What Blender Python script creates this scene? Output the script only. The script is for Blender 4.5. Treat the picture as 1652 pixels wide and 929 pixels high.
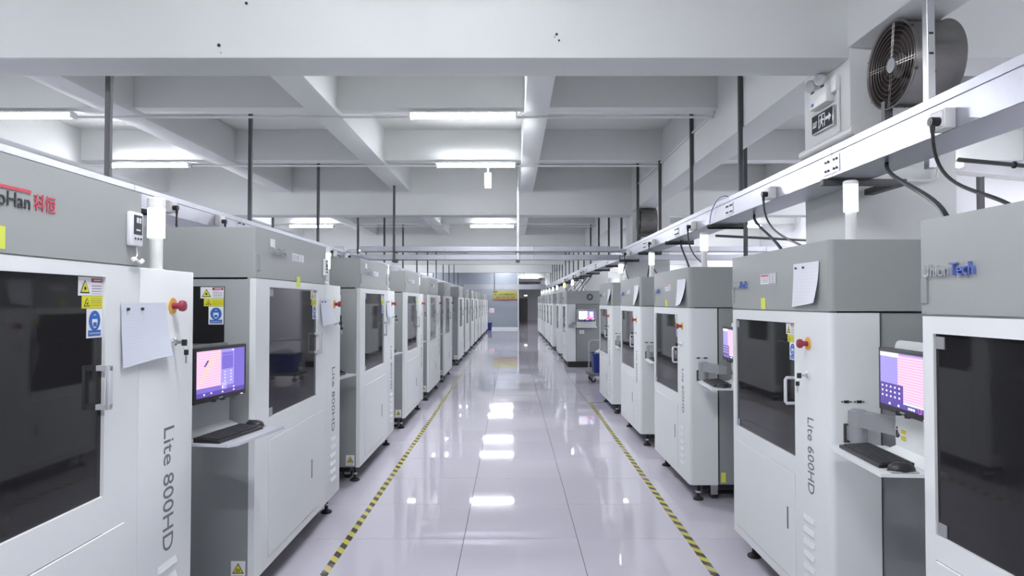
import bpy, bmesh, math, random
from mathutils import Vector, Matrix
random.seed(7)
for o in list(bpy.data.objects): bpy.data.objects.remove(o, do_unlink=True)
S = bpy.context.scene
C = S.collection
PI = math.pi

# ------------------------------------------------------------------ camera, world, exposure
CAM_H, F_PX = 1.665, 1068.0
cd = bpy.data.cameras.new('camera'); cam = bpy.data.objects.new('camera', cd); C.objects.link(cam)
cam.location = (0.0, 0.0, CAM_H)
cam.rotation_euler = (PI/2 + math.atan(23.0/F_PX), 0, 0)
cd.sensor_width = 36; cd.lens = 36*F_PX/1652; cd.clip_start = 0.05; cd.clip_end = 200
S.camera = cam
w = bpy.data.worlds.new('world'); S.world = w; w.use_nodes = True
w.node_tree.nodes['Background'].inputs[0].default_value = (0.80, 0.84, 0.95, 1)
w.node_tree.nodes['Background'].inputs[1].default_value = 0.0
S.view_settings.view_transform = 'Standard'; S.view_settings.look = 'None'
S.view_settings.gamma = 1; S.view_settings.use_curve_mapping = False
S.view_settings.exposure = 0.42
LAMP = 115.0          # emission of the ceiling LED battens
LAMP_COL = (0.92, 0.93, 1.0)

# ------------------------------------------------------------------ materials
M = {}
def mat(name, col, rough=0.5, metal=0.0, var=0.0, vscale=8.0, bump=0.0, bscale=120.0, spec=0.5, coat=0.0, emit=None, es=0.0, rvar=0.0):
    m = bpy.data.materials.new(name); m.use_nodes = True
    nt = m.node_tree; b = nt.nodes['Principled BSDF']
    b.inputs['Base Color'].default_value = (*col, 1); b.inputs['Roughness'].default_value = rough
    b.inputs['Metallic'].default_value = metal; b.inputs['Specular IOR Level'].default_value = spec
    b.inputs['Coat Weight'].default_value = coat; b.inputs['Coat Roughness'].default_value = 0.04
    tc = nt.nodes.new('ShaderNodeTexCoord')
    if var > 0 or rvar > 0:
        n = nt.nodes.new('ShaderNodeTexNoise'); n.inputs['Scale'].default_value = vscale; n.inputs['Detail'].default_value = 4
        nt.links.new(tc.outputs['Object'], n.inputs['Vector'])
        if var > 0:
            mr = nt.nodes.new('ShaderNodeMapRange'); mr.inputs['To Min'].default_value = 1-var; mr.inputs['To Max'].default_value = 1+var
            nt.links.new(n.outputs['Fac'], mr.inputs['Value'])
            vm = nt.nodes.new('ShaderNodeVectorMath'); vm.operation = 'SCALE'; vm.inputs[0].default_value = col
            nt.links.new(mr.outputs[0], vm.inputs['Scale']); nt.links.new(vm.outputs[0], b.inputs['Base Color'])
        if rvar > 0:
            mr = nt.nodes.new('ShaderNodeMapRange'); mr.inputs['To Min'].default_value = max(0, rough-rvar); mr.inputs['To Max'].default_value = rough+rvar
            nt.links.new(n.outputs['Fac'], mr.inputs['Value']); nt.links.new(mr.outputs[0], b.inputs['Roughness'])
    if bump > 0:
        n2 = nt.nodes.new('ShaderNodeTexNoise'); n2.inputs['Scale'].default_value = bscale; n2.inputs['Detail'].default_value = 3
        nt.links.new(tc.outputs['Object'], n2.inputs['Vector'])
        bp = nt.nodes.new('ShaderNodeBump'); bp.inputs['Strength'].default_value = bump; bp.inputs['Distance'].default_value = 0.004
        nt.links.new(n2.outputs['Fac'], bp.inputs['Height']); nt.links.new(bp.outputs[0], b.inputs['Normal'])
    if emit:
        b.inputs['Emission Color'].default_value = (*emit, 1); b.inputs['Emission Strength'].default_value = es
    M[name] = m
    return m
mat('ceiling', (0.735, 0.755, 0.725), 0.85, var=0.035, vscale=1.3, bump=0.15, bscale=30)
mat('beam', (0.755, 0.775, 0.755), 0.8, var=0.03, vscale=1.1, bump=0.15, bscale=25)
mat('wall', (0.78, 0.775, 0.80), 0.8, var=0.02, vscale=0.8, bump=0.1, bscale=30)
mat('partition', (0.30, 0.335, 0.375), 0.35, var=0.03, vscale=0.7)
mat('tile', (0.64, 0.615, 0.69), 0.03, var=0.02, vscale=1.5, spec=0.5)
mat('grout', (0.16, 0.15, 0.16), 0.9, var=0.15, vscale=20)
mat('white_paint', (0.79, 0.82, 0.81), 0.42, var=0.01, vscale=3, bump=0.05, bscale=300)
mat('grey_paint', (0.345, 0.365, 0.352), 0.36, var=0.02, vscale=3, bump=0.06, bscale=300)
mat('body_grey', (0.29, 0.31, 0.305), 0.42, var=0.02, vscale=3, bump=0.06, bscale=300)
mat('dark_glass', (0.018, 0.018, 0.019), 0.04, spec=0.34, var=0.05)
mat('black_plastic', (0.02, 0.02, 0.022), 0.4, var=0.1, vscale=30)
mat('key_plastic', (0.035, 0.036, 0.04), 0.5, var=0.1, vscale=30)
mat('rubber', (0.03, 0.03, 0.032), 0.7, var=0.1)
mat('dark_steel', (0.10, 0.103, 0.105), 0.5, metal=0.5, var=0.12, vscale=10)
mat('steel', (0.62, 0.63, 0.64), 0.3, metal=0.95, var=0.06, vscale=12)
mat('galvanised', (0.46, 0.475, 0.52), 0.38, metal=0.8, var=0.10, vscale=9, rvar=0.1)
mat('fan_steel', (0.27, 0.265, 0.255), 0.3, metal=0.85, var=0.15, vscale=6, rvar=0.08)
mat('fan_dark', (0.07, 0.055, 0.05), 0.6, metal=0.3, var=0.2, vscale=9)
mat('chrome', (0.88, 0.89, 0.91), 0.13, metal=0.9, var=0.03)
mat('blue_letter', (0.20, 0.28, 0.66), 0.22, metal=0.5, var=0.03)
mat('text_grey', (0.17, 0.175, 0.19), 0.5, var=0.03)
mat('text_dark', (0.03, 0.035, 0.04), 0.5, var=0.03)
mat('text_red', (0.62, 0.07, 0.11), 0.5, var=0.03)
mat('red', (0.30, 0.03, 0.055), 0.3, var=0.04)
mat('orange', (0.80, 0.42, 0.08), 0.45, var=0.03)
mat('yellow', (0.72, 0.70, 0.03), 0.5, var=0.03)
mat('note_yellow', (0.70, 0.78, 0.10), 0.7, var=0.03)
mat('blue', (0.03, 0.14, 0.50), 0.4, var=0.03)
mat('cart_blue', (0.015, 0.035, 0.23), 0.4, var=0.06)
mat('sticker_white', (0.82, 0.82, 0.84), 0.45, var=0.02)
mat('print_black', (0.03, 0.03, 0.03), 0.5, var=0.05)
mat('print_grey', (0.42, 0.42, 0.46), 0.5, var=0.05)
mat('acrylic', (0.62, 0.63, 0.66), 0.15, var=0.02, coat=0.3)
mat('arm_grey', (0.33, 0.34, 0.35), 0.35, metal=0.2, var=0.04)
mat('shelf_grey', (0.56, 0.57, 0.61), 0.3, var=0.02)
mat('sign_black', (0.025, 0.028, 0.026), 0.6, spec=0.15, var=0.05)
mat('pvc', (0.80, 0.80, 0.78), 0.4, var=0.02)
mat('lamp_body', (0.85, 0.86, 0.88), 0.4, var=0.01)
mat('plastic_bag', (0.82, 0.84, 0.87), 0.3, var=0.05)
mat('door_grey', (0.20, 0.20, 0.19), 0.5, var=0.04)
mat('banner_yellow', (0.36, 0.34, 0.09), 0.6, var=0.03)
mat('banner_red', (0.40, 0.06, 0.06), 0.6, var=0.03)
mat('cover_sheet', (0.33, 0.37, 0.35), 0.25, var=0.08)
mat('lamp_glow', (0.9, 0.9, 0.95), 0.4, emit=LAMP_COL, es=LAMP, var=0.01)
mat('tower_white', (0.9, 0.95, 0.9), 0.3, emit=(0.80, 1.0, 0.90), es=3.2, var=0.01)
mat('tower_amber', (0.9, 0.7, 0.3), 0.3, emit=(1.0, 0.58, 0.12), es=3.0, var=0.01)
mat('exit_glow', (0.8, 0.9, 0.8), 0.3, emit=(0.8, 1.0, 0.8), es=2.5, var=0.01)
mat('scr_purple', (0.02, 0.02, 0.03), 0.3, emit=(0.19, 0.14, 0.60), es=0.9, var=0.01)
mat('scr_lilac', (0.02, 0.02, 0.03), 0.3, emit=(0.36, 0.31, 0.80), es=0.9, var=0.01)
mat('scr_dark', (0.02, 0.02, 0.03), 0.3, emit=(0.10, 0.055, 0.34), es=0.9, var=0.01)
mat('scr_white', (0.02, 0.02, 0.03), 0.3, emit=(0.90, 0.90, 1.0), es=1.0, var=0.01)
mat('scr_pink', (0.02, 0.02, 0.03), 0.3, emit=(0.86, 0.22, 0.50), es=0.9, var=0.01)
mat('scr_mint', (0.02, 0.02, 0.03), 0.3, emit=(0.66, 0.86, 0.74), es=0.9, var=0.01)

def line_mat(name, c1, c2, axis, freq, duty, emit=0.0, rough=0.5):
    """flat print of parallel lines along one object axis"""
    m = bpy.data.materials.new(name); m.use_nodes = True
    nt = m.node_tree; b = nt.nodes['Principled BSDF']; b.inputs['Roughness'].default_value = rough
    tc = nt.nodes.new('ShaderNodeTexCoord'); sp = nt.nodes.new('ShaderNodeSeparateXYZ')
    nt.links.new(tc.outputs['Object'], sp.inputs[0])
    a = nt.nodes.new('ShaderNodeMath'); a.operation = 'MULTIPLY'; a.inputs[1].default_value = freq
    nt.links.new(sp.outputs[axis], a.inputs[0])
    f = nt.nodes.new('ShaderNodeMath'); f.operation = 'FRACT'; nt.links.new(a.outputs[0], f.inputs[0])
    g = nt.nodes.new('ShaderNodeMath'); g.operation = 'LESS_THAN'; g.inputs[1].default_value = duty; nt.links.new(f.outputs[0], g.inputs[0])
    mx = nt.nodes.new('ShaderNodeMix'); mx.data_type = 'RGBA'
    mx.inputs['A'].default_value = (*c1, 1); mx.inputs['B'].default_value = (*c2, 1)
    nt.links.new(g.outputs[0], mx.inputs['Factor'])
    if emit > 0:
        b.inputs['Base Color'].default_value = (.02, .02, .03, 1)
        nt.links.new(mx.outputs['Result'], b.inputs['Emission Color']); b.inputs['Emission Strength'].default_value = emit
    else:
        nt.links.new(mx.outputs['Result'], b.inputs['Base Color'])
    M[name] = m
line_mat('scr_hatch', (0.92, 0.42, 0.66), (0.92, 0.66, 0.80), 'Z', 95, 0.5, emit=0.9)
line_mat('scr_hatch_orange', (0.95, 0.50, 0.42), (0.95, 0.68, 0.74), 'Z', 95, 0.5, emit=0.9)
line_mat('form_paper', (0.74, 0.78, 0.85), (0.62, 0.66, 0.76), 'Z', 120, 0.22)
line_mat('plain_paper', (0.74, 0.75, 0.80), (0.68, 0.69, 0.75), 'Z', 60, 0.12)
line_mat('print_lines', (0.80, 0.80, 0.83), (0.30, 0.30, 0.34), 'Z', 110, 0.4)
line_mat('print_lines_yellow', (0.72, 0.70, 0.03), (0.36, 0.33, 0.03), 'Z', 130, 0.35)
# hazard tape
m = bpy.data.materials.new('hazard_tape'); m.use_nodes = True; nt = m.node_tree; b = nt.nodes['Principled BSDF']; b.inputs['Roughness'].default_value = 0.35
tc = nt.nodes.new('ShaderNodeTexCoord'); sp = nt.nodes.new('ShaderNodeSeparateXYZ'); nt.links.new(tc.outputs['Object'], sp.inputs[0])
a1 = nt.nodes.new('ShaderNodeMath'); a1.operation = 'MULTIPLY_ADD'; a1.inputs[1].default_value = 1.1
nt.links.new(sp.outputs['X'], a1.inputs[0]); nt.links.new(sp.outputs['Y'], a1.inputs[2])
a2 = nt.nodes.new('ShaderNodeMath'); a2.operation = 'MULTIPLY'; a2.inputs[1].default_value = 1/0.155; nt.links.new(a1.outputs[0], a2.inputs[0])
a3 = nt.nodes.new('ShaderNodeMath'); a3.operation = 'FRACT'; nt.links.new(a2.outputs[0], a3.inputs[0])
a4 = nt.nodes.new('ShaderNodeMath'); a4.operation = 'LESS_THAN'; a4.inputs[1].default_value = 0.5; nt.links.new(a3.outputs[0], a4.inputs[0])
nz = nt.nodes.new('ShaderNodeTexNoise'); nz.inputs['Scale'].default_value = 1.4; nz.inputs['Detail'].default_value = 6; nt.links.new(tc.outputs['Object'], nz.inputs['Vector'])
wr = nt.nodes.new('ShaderNodeMapRange'); wr.inputs['From Min'].default_value = 0.56; wr.inputs['From Max'].default_value = 0.66; wr.inputs['To Max'].default_value = 0.55
nt.links.new(nz.outputs['Fac'], wr.inputs['Value'])
mx = nt.nodes.new('ShaderNodeMix'); mx.data_type = 'RGBA'; mx.inputs['A'].default_value = (0.66, 0.58, 0.07, 1); mx.inputs['B'].default_value = (0.045, 0.042, 0.04, 1)
nt.links.new(a4.outputs[0], mx.inputs['Factor'])
mx2 = nt.nodes.new('ShaderNodeMix'); mx2.data_type = 'RGBA'; mx2.inputs['B'].default_value = (0.60, 0.58, 0.58, 1)
nt.links.new(mx.outputs['Result'], mx2.inputs['A']); nt.links.new(wr.outputs[0], mx2.inputs['Factor'])
nt.links.new(mx2.outputs['Result'], b.inputs['Base Color']); M['hazard_tape'] = m

# ------------------------------------------------------------------ mesh builder
_txt = {}
def text_geo(s, size, space=1.0, shear=0.0):
    key = (s, size, space, shear)
    if key in _txt: return _txt[key]
    cu = bpy.data.curves.new('t', 'FONT'); cu.body = s; cu.size = size; cu.space_character = space; cu.shear = shear
    cu.resolution_u = 3; cu.fill_mode = 'BOTH'; cu.extrude = 1.0
    o = bpy.data.objects.new('t', cu); C.objects.link(o)
    dg = bpy.context.evaluated_depsgraph_get()
    me = bpy.data.meshes.new_from_object(o.evaluated_get(dg))
    v = [tuple(p.co) for p in me.vertices]; f = [tuple(p.vertices) for p in me.polygons]
    bpy.data.objects.remove(o); bpy.data.meshes.remove(me); bpy.data.curves.remove(cu)
    _txt[key] = (v, f); return _txt[key]

class MB:
    def __init__(s): s.v = []; s.f = []; s.mi = []; s.mats = []; s.xf = None
    def add(s, vs, fs, m):
        if m not in s.mats: s.mats.append(m)
        k = s.mats.index(m); n = len(s.v)
        for p in vs:
            p = Vector(p)
            s.v.append(s.xf @ p if s.xf else p)
        for f in fs: s.f.append(tuple(i+n for i in f)); s.mi.append(k)
        return s
    def box(s, x0, x1, y0, y1, z0, z1, m, bev=0.0, seg=2):
        if x0 > x1: x0, x1 = x1, x0
        if y0 > y1: y0, y1 = y1, y0
        if z0 > z1: z0, z1 = z1, z0
        if bev <= 0:
            return s.add([(x0,y0,z0),(x1,y0,z0),(x1,y1,z0),(x0,y1,z0),(x0,y0,z1),(x1,y0,z1),(x1,y1,z1),(x0,y1,z1)],
                  [(0,3,2,1),(4,5,6,7),(0,1,5,4),(1,2,6,5),(2,3,7,6),(3,0,4,7)], m)
        bm = bmesh.new(); bmesh.ops.create_cube(bm, size=1.0)
        for q in bm.verts: q.co = Vector(((x0+x1)/2+q.co.x*(x1-x0), (y0+y1)/2+q.co.y*(y1-y0), (z0+z1)/2+q.co.z*(z1-z0)))
        bmesh.ops.bevel(bm, geom=list(bm.edges), offset=bev, segments=seg, affect='EDGES', profile=0.5)
        bm.verts.index_update()
        s.add([q.co.copy() for q in bm.verts], [tuple(q.index for q in f.verts) for f in bm.faces], m); bm.free(); return s
    def cyl(s, p0, p1, r, m, n=16, r1=None, caps=True):
        p0 = Vector(p0); p1 = Vector(p1); r1 = r if r1 is None else r1
        d = (p1-p0).normalized(); a = d.orthogonal().normalized(); b = d.cross(a)
        vs = []
        for (p, rr) in ((p0, r), (p1, r1)):
            for i in range(n):
                t = 2*PI*i/n; vs.append(p + a*math.cos(t)*rr + b*math.sin(t)*rr)
        fs = [(i, (i+1) % n, n+(i+1) % n, n+i) for i in range(n)]
        if caps: fs += [tuple(reversed(range(n))), tuple(range(n, 2*n))]
        return s.add(vs, fs, m)
    def tube(s, pts, r, m, n=8):
        pts = [Vector(p) for p in pts]; vs = []; fs = []
        up = None
        for i, p in enumerate(pts):
            d = (pts[min(i+1, len(pts)-1)]-pts[max(i-1, 0)]).normalized()
            a = d.orthogonal().normalized() if up is None else (up - d*up.dot(d)).normalized()
            up = a; b = d.cross(a)
            for k in range(n):
                t = 2*PI*k/n; vs.append(p + a*math.cos(t)*r + b*math.sin(t)*r)
        for i in range(len(pts)-1):
            for k in range(n): fs.append((i*n+k, i*n+(k+1) % n, (i+1)*n+(k+1) % n, (i+1)*n+k))
        fs += [tuple(reversed(range(n))), tuple(range((len(pts)-1)*n, len(pts)*n))]
        return s.add(vs, fs, m)
    def lathe(s, prof, origin, axis, m, n=24):
        o = Vector(origin); d = Vector(axis).normalized(); a = d.orthogonal().normalized(); b = d.cross(a); vs = []; fs = []
        for (r, h) in prof:
            for i in range(n):
                t = 2*PI*i/n; vs.append(o + d*h + a*math.cos(t)*r + b*math.sin(t)*r)
        for j in range(len(prof)-1):
            for i in range(n): fs.append((j*n+i, j*n+(i+1) % n, (j+1)*n+(i+1) % n, (j+1)*n+i))
        return s.add(vs, fs, m)
    def ring(s, c, axis, R, r, m, n=28, k=6):
        c = Vector(c); d = Vector(axis).normalized(); a = d.orthogonal().normalized(); b = d.cross(a); vs = []; fs = []
        for i in range(n):
            t = 2*PI*i/n; e = a*math.cos(t)+b*math.sin(t)
            for j in range(k):
                q = 2*PI*j/k; vs.append(c + e*(R+r*math.cos(q)) + d*r*math.sin(q))
        for i in range(n):
            for j in range(k): fs.append((i*k+j, ((i+1) % n)*k+j, ((i+1) % n)*k+(j+1) % k, i*k+(j+1) % k))
        return s.add(vs, fs, m)
    def prism(s, poly, m, z0, z1):
        n = len(poly); vs = [(p[0], p[1], z0) for p in poly]+[(p[0], p[1], z1) for p in poly]
        fs = [(i, (i+1) % n, n+(i+1) % n, n+i) for i in range(n)]+[tuple(reversed(range(n))), tuple(range(n, 2*n))]
        return s.add(vs, fs, m)
    def poly(s, pts, m): return s.add(pts, [tuple(range(len(pts)))], m)
    def text(s, st, size, m, org, right, up, ext=0.001, space=1.0, shear=0.0, width=None):
        v, f = text_geo(st, size, space, shear)
        org = Vector(org); right = Vector(right); up = Vector(up); nn = right.cross(up)
        k = 1.0
        if width: k = width/(max(p[0] for p in v)-min(p[0] for p in v))
        return s.add([org + right*p[0]*k + up*p[1] + nn*(p[2]*0.5+0.5)*ext for p in v], f, m)
    def build(s, name, parent=None, smooth=35):
        me = bpy.data.meshes.new(name)
        me.from_pydata([tuple(p) for p in s.v], [], s.f)
        for q in s.mats: me.materials.append(M[q])
        me.polygons.foreach_set('material_index', s.mi)
        bm = bmesh.new(); bm.from_mesh(me); bmesh.ops.recalc_face_normals(bm, faces=bm.faces) if s.closed() else None
        bm.to_mesh(me); bm.free()
        if smooth:
            me.polygons.foreach_set('use_smooth', [True]*len(me.polygons)); me.set_sharp_from_angle(angle=math.radians(smooth))
        me.update()
        o = bpy.data.objects.new(name, me); C.objects.link(o)
        if parent: o.parent = parent
        return o
    def closed(s): return len(s.v) < 60000

def empty(name, loc, rz=0.0):
    o = bpy.data.objects.new(name, None); C.objects.link(o); o.location = loc; o.rotation_euler = (0, 0, rz); o.empty_display_size = 0.1
    return o
def tag(o, label, cat, group=None):
    o['label'] = label; o['category'] = cat
    if group: o['group'] = group
    return o
def struct(o, label=None, cat=None):
    o['kind'] = 'structure'
    if label: o['label'] = label
    if cat: o['category'] = cat
    return o
def copy_tree(o, parent=None):
    c = o.copy(); C.objects.link(c)
    if parent: c.parent = parent
    for ch in list(o.children): copy_tree(ch, c)
    return c
def kill(o):
    for ch in list(o.children): kill(ch)
    bpy.data.objects.remove(o)

# ------------------------------------------------------------------ the building shell
XL, XR, YB, YE = -9.2, 7.8, -6.0, 61.0
SLAB = 4.30
fl = MB().box(XL-.2, XR+.2, YB-.2, YE+.2, -0.25, -0.004, 'grout').build('floor'); struct(fl, 'polished pale lavender-white tiled floor', 'floor')
# tiles: 0.8 m grid, thin dark joints
tx0, ty0, T, G = -0.339, 4.70, 0.80, 0.0022
proto = MB().box(-T/2+G, T/2-G, -T/2+G, T/2-G, -0.012, 0.0, 'tile', bev=0.0012, seg=1).build('tile')
cols = range(-3, 4); rows = range(-4, 38)
first = True; done = set()
for i in cols:
    for j in rows:
        t = proto if first else proto.copy()
        if not first: C.objects.link(t)
        first = False
        t.parent = fl; t.location = (tx0+(i+.5)*T, ty0+(j+.5)*T, 0); done.add((i, j))
fld = MB()
for i in range(-12, 11):
    for j in range(-14, 72):
        if (i, j) in done: continue
        x0 = max(tx0+i*T+G, XL); x1 = min(tx0+(i+1)*T-G, XR); y0 = max(ty0+j*T+G, YB); y1 = min(ty0+(j+1)*T-G, YE)
        if x1 <= x0 or y1 <= y0: continue
        fld.poly([(x0,y0,0),(x1,y0,0),(x1,y1,0),(x0,y1,0)], 'tile')
q = fld.build('tile_field', fl, smooth=0); q['kind'] = 'stuff'

ce = MB().box(XL-.2, XR+.2, YB-.2, YE+.2, SLAB, SLAB+.2, 'ceiling').build('ceiling'); struct(ce, 'white concrete ceiling slab between crossing beams', 'ceiling')
struct(MB().box(XL-.2, XL, YB, YE, 0, SLAB, 'wall').build('wall_left'), 'white plastered side wall behind the red-lettered row', 'wall')
struct(MB().box(XR, XR+.2, YB, YE, 0, SLAB, 'wall').build('wall_right'), 'white plastered side wall behind the concrete columns', 'wall')
struct(MB().box(XL-.2, XR+.2, YB-.2, YB, 0, SLAB, 'wall').build('wall_back'), 'white plastered wall closing the hall', 'wall')
dx0, dx1, dz = 0.66, 1.43, 2.03
we = MB(); we.box(XL-.2, dx0, YE, YE+.2, 0, SLAB, 'wall'); we.box(dx1, XR+.2, YE, YE+.2, 0, SLAB, 'wall'); we.box(dx0, dx1, YE, YE+.2, dz, SLAB, 'wall')
struct(we.build('wall_end'), 'white wall with the grey door at the far end', 'wall')
d = struct(MB().box(dx0, dx1, YE+.04, YE+.09, 0, dz, 'door_grey', bev=.004).build('door_1'), 'dark grey door at the end of the aisle', 'door')
db = MB(); db.box(dx0, dx0+.05, YE-.02, YE+.04, 0, dz, 'door_grey'); db.box(dx1-.05, dx1, YE-.02, YE+.04, 0, dz, 'door_grey'); db.box(dx0, dx1, YE-.02, YE+.04, dz-.05, dz, 'door_grey'); db.build('door_frame', d)
MB().cyl((dx1-.12, YE-.02, 1.0), (dx1-.12, YE+.05, 1.0), .03, 'steel').build('door_handle', d)
# grey partition
pt = struct(MB().box(XL, 0.36, 41.2, 41.32, 0, SLAB, 'partition').build('wall_partition'), 'blue-grey partition wall carrying the yellow banner', 'wall')
MB().box(0.36, 0.42, 41.15, 41.37, 0, SLAB, 'white_paint', bev=.004).build('trim_edge', pt)
MB().box(XL, 0.36, 41.17, 41.2, 0, .12, 'white_paint').build('skirting', pt)

# beams (structure)
BAY, B0, MW, MZ = 8.15, 4.48, 0.37, 3.33
LONG = [(-9.2,-8.9), (-6.9,-6.57), (-4.55,-4.22), (-2.265,-1.945), (0.14,0.41), (4.85,5.15)]
KS = range(-1, 7)
mains = []
for k in KS:
    y = B0+BAY*k
    o = struct(MB().box(XL, XR, y, y+MW, MZ, SLAB, 'beam', bev=.012).build('main_beam'), None)
    mains.append(o)
o = mains[1]
for (px, py, r) in ((349, 70, .012), (352, 82, .005), (898, 52, .009), (902, 62, .007), (895, 56, .006), (393, 1, .010)):
    X = (px-825.5)/F_PX*B0; Z = CAM_H+(487.5-py)/F_PX*B0
    MB().cyl((X, B0-.006, Z), (X, B0+.01, Z), r, 'print_grey' if r < .007 else 'black_plastic', n=8).build('anchor_hole', o)
for k in KS:
    for f in (1, 2):
        y = B0+BAY*k+BAY*f/3.0+.13
        if y > YE: continue
        struct(MB().box(XL, XR, y, y+.25, 3.83, SLAB, 'beam', bev=.01).build('cross_beam'), None)
for (a, b) in LONG:
    struct(MB().box(a, b, YB, YE, 3.775, SLAB, 'beam', bev=.012).build('long_beam'), None)
struct(MB().box(2.29, 2.64, YB, YE, 3.40, SLAB, 'beam', bev=.012).build('column_beam'), None)
for k in range(0, 7):
    y = B0+BAY*k
    struct(MB().box(2.30, 3.02, y-.004, y+.70, 0, SLAB, 'beam', bev=.012).build('column'), None)

# ------------------------------------------------------------------ ceiling lamps and conduits
def lamp_mesh():
    root = empty('ceiling_lamp', (0, 0, 0))
    MB().box(-.61, .61, -.055, .055, .045, .065, 'lamp_body', bev=.004).build('housing', root)
    g = MB(); pts = []
    n = 8
    for i in range(n+1):
        t = PI*i/n; pts.append((.052*math.cos(t), -.052*math.sin(t)+.045))
    vs = [(-.585, p[0], p[1]) for p in pts]+[(.585, p[0], p[1]) for p in pts]
    fs = [(i, i+1, n+2+i, n+1+i) for i in range(n)]+[tuple(range(n+1)), tuple(reversed(range(n+1, 2*n+2)))]
    g.add(vs, fs, 'lamp_glow'); g.build('diffuser', root)
    for sx in (-1, 1):
        MB().box(sx*.585, sx*.61, -.054, .054, -.01, .05, 'lamp_body', bev=.003).build('end_cap', root)
    return root
lproto = lamp_mesh()
LROWS = {-0.55: 'lit white tube lamp on the ceiling over the aisle', -5.53: 'lit white tube lamp on the ceiling behind the red-lettered row', 6.27: 'lit white tube lamp on the ceiling beyond the concrete columns'}
used = False
LY = []
for k in range(-1, 6):
    for f in (1, 2): LY.append((k, f, 7.40+BAY*k+(f-1)*2.68))
for X, lb in LROWS.items():
    for (k, f, y) in LY:
        if (k, f) == (1, 1) and X == -0.55: continue
        if y > 40 and X < 0: continue
        o = copy_tree(lproto)
        if k == -1:      # the rows go on behind the viewpoint
            o.name = 'ceiling_lamp_offscreen'
            for ch in o.children:
                if ch.name.startswith('diffuser'): ch.name = 'diffuser_offscreen'
        elif o is not lproto: o.name = 'ceiling_lamp'
        o.location = (X, y, 3.735); tag(o, lb, 'lamp', 'tube lamps, '+lb.split(' on the ')[1])
o = lproto; o.location = (1.2, 45.0, 3.30); tag(o, 'lit white tube lamp over the passage past the grey partition', 'lamp')
MB().tube([(1.2-.4, 45, 3.36), (1.2-.4, 45, 3.62)], .01, 'dark_steel').build('drop_rod', o)
MB().tube([(1.2+.4, 45, 3.36), (1.2+.4, 45, 3.62)], .01, 'dark_steel').build('drop_rod', o)
for ch in o.children:
    if ch.name.startswith('drop_rod'):
        ch.data.transform(Matrix.Translation((-1.2, -45, -3.30+.0)))
        for v in ch.data.vertices:
            if v.co.z > .2: v.co.z = SLAB-3.30
for (k, f, y) in LY:
    if y > 32 or y < 3: continue
    o = MB().cyl((XL, y+.06, 3.762), (2.29, y+.06, 3.762), .014, 'pvc', n=8).build('ceiling_conduit')
    tag(o, 'thin white conduit crossing the ceiling and carrying the tube lamps', 'conduit', 'lamp conduits across the ceiling')
o = MB().tube([(2.275, 7.40, 3.80), (2.275, 12.46, 3.80)], .014, 'pvc').build('beam_conduit'); tag(o, 'thin white conduit along the deep beam above the galvanised tray', 'conduit')
o = MB().box(-.42, -.32, 10.17, 10.20, 3.42, 3.66, 'pvc', bev=.008).box(-.38, -.36, 10.17, 10.2, 3.64, 3.84, 'pvc').build('drop_box'); tag(o, 'small white box hanging under the ceiling beside a tube lamp', 'box')

# ------------------------------------------------------------------ trays and hangers
def tray(name, x0, x1, z0, z1, y0, y1, step, label, face):
    r = empty(name, ((x0+x1)/2, y0, z0)); tag(r, label, 'cable tray')
    cx = (x0+x1)/2
    y = y0; k = 0
    while y < y1-.01:
        e = min(y+step, y1)
        s = MB(); s.box(x0-cx, x1-cx, y-y0, e-y0-.003, 0, z1-z0-.012, 'galvanised', bev=.003, seg=1); s.build('tray_section', r)
        l = MB(); l.box(x0-cx-.006, x1-cx+.006, y-y0, e-y0-.004, z1-z0-.045, z1-z0, 'galvanised', bev=.002, seg=1); l.build('tray_lid', r)
        if k > 0:
            fx = x0-cx if face < 0 else x1-cx
            p = MB(); p.box(fx-.004, fx+.004, y-y0-.10, y-y0+.10, .02, z1-z0-.06, 'galvanised', bev=.001, seg=1)
            pl = p.build('joint_plate', r)
            b = MB()
            for a in (-.07, -.035, .035, .07):
                for zz in (.045, .10): b.cyl((fx+face*.003, y-y0+a, zz), (fx+face*.011, y-y0+a, zz), .0075, 'dark_steel', n=6)
            bb = b.build('bolts', pl); bb['kind'] = 'stuff'
        y = e; k += 1
    return r
TX0, TX1, TZ0, TZ1 = 1.955, 2.235, 2.43, 2.615
tray('cable_tray', TX0, TX1, TZ0, TZ1, -1.67, 39.9, 1.9, 'long galvanised cable tray hung beside the concrete columns', -1)
tray('cable_tray', -3.02, -2.75, 2.36, 2.52, -.90, 38.9, 1.9, 'long galvanised cable tray above the red-lettered row', 1)
for (z0, z1, lb) in ((2.585, 2.675, 'upper galvanised tray of the pair crossing over the aisle'), (2.435, 2.525, 'lower galvanised tray of the pair crossing over the aisle')):
    r = empty('cross_tray', (0, 11.95, z0)); tag(r, lb, 'cable tray')
    for (a, b) in ((-8.9, -6.1), (-6.1, -3.03), (-2.745, -1.2), (-1.2, .4), (.4, 1.947), (2.243, 4.6), (4.6, 7.0)):
        MB().box(a, b-.003, 0, .25, 0, z1-z0, 'galvanised', bev=.003, seg=1).build('tray_section', r)
r = empty('cross_tray', (0, 37.82, 2.40)); tag(r, 'galvanised tray crossing in front of the grey partition', 'cable tray')
for (a, b) in ((-6.1, -3.03), (-2.745, -.4), (-.4, 1.947), (2.243, 4.6)): MB().box(a, b-.003, 0, .25, 0, .29, 'galvanised', bev=.003, seg=1).build('tray_section', r)
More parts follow.
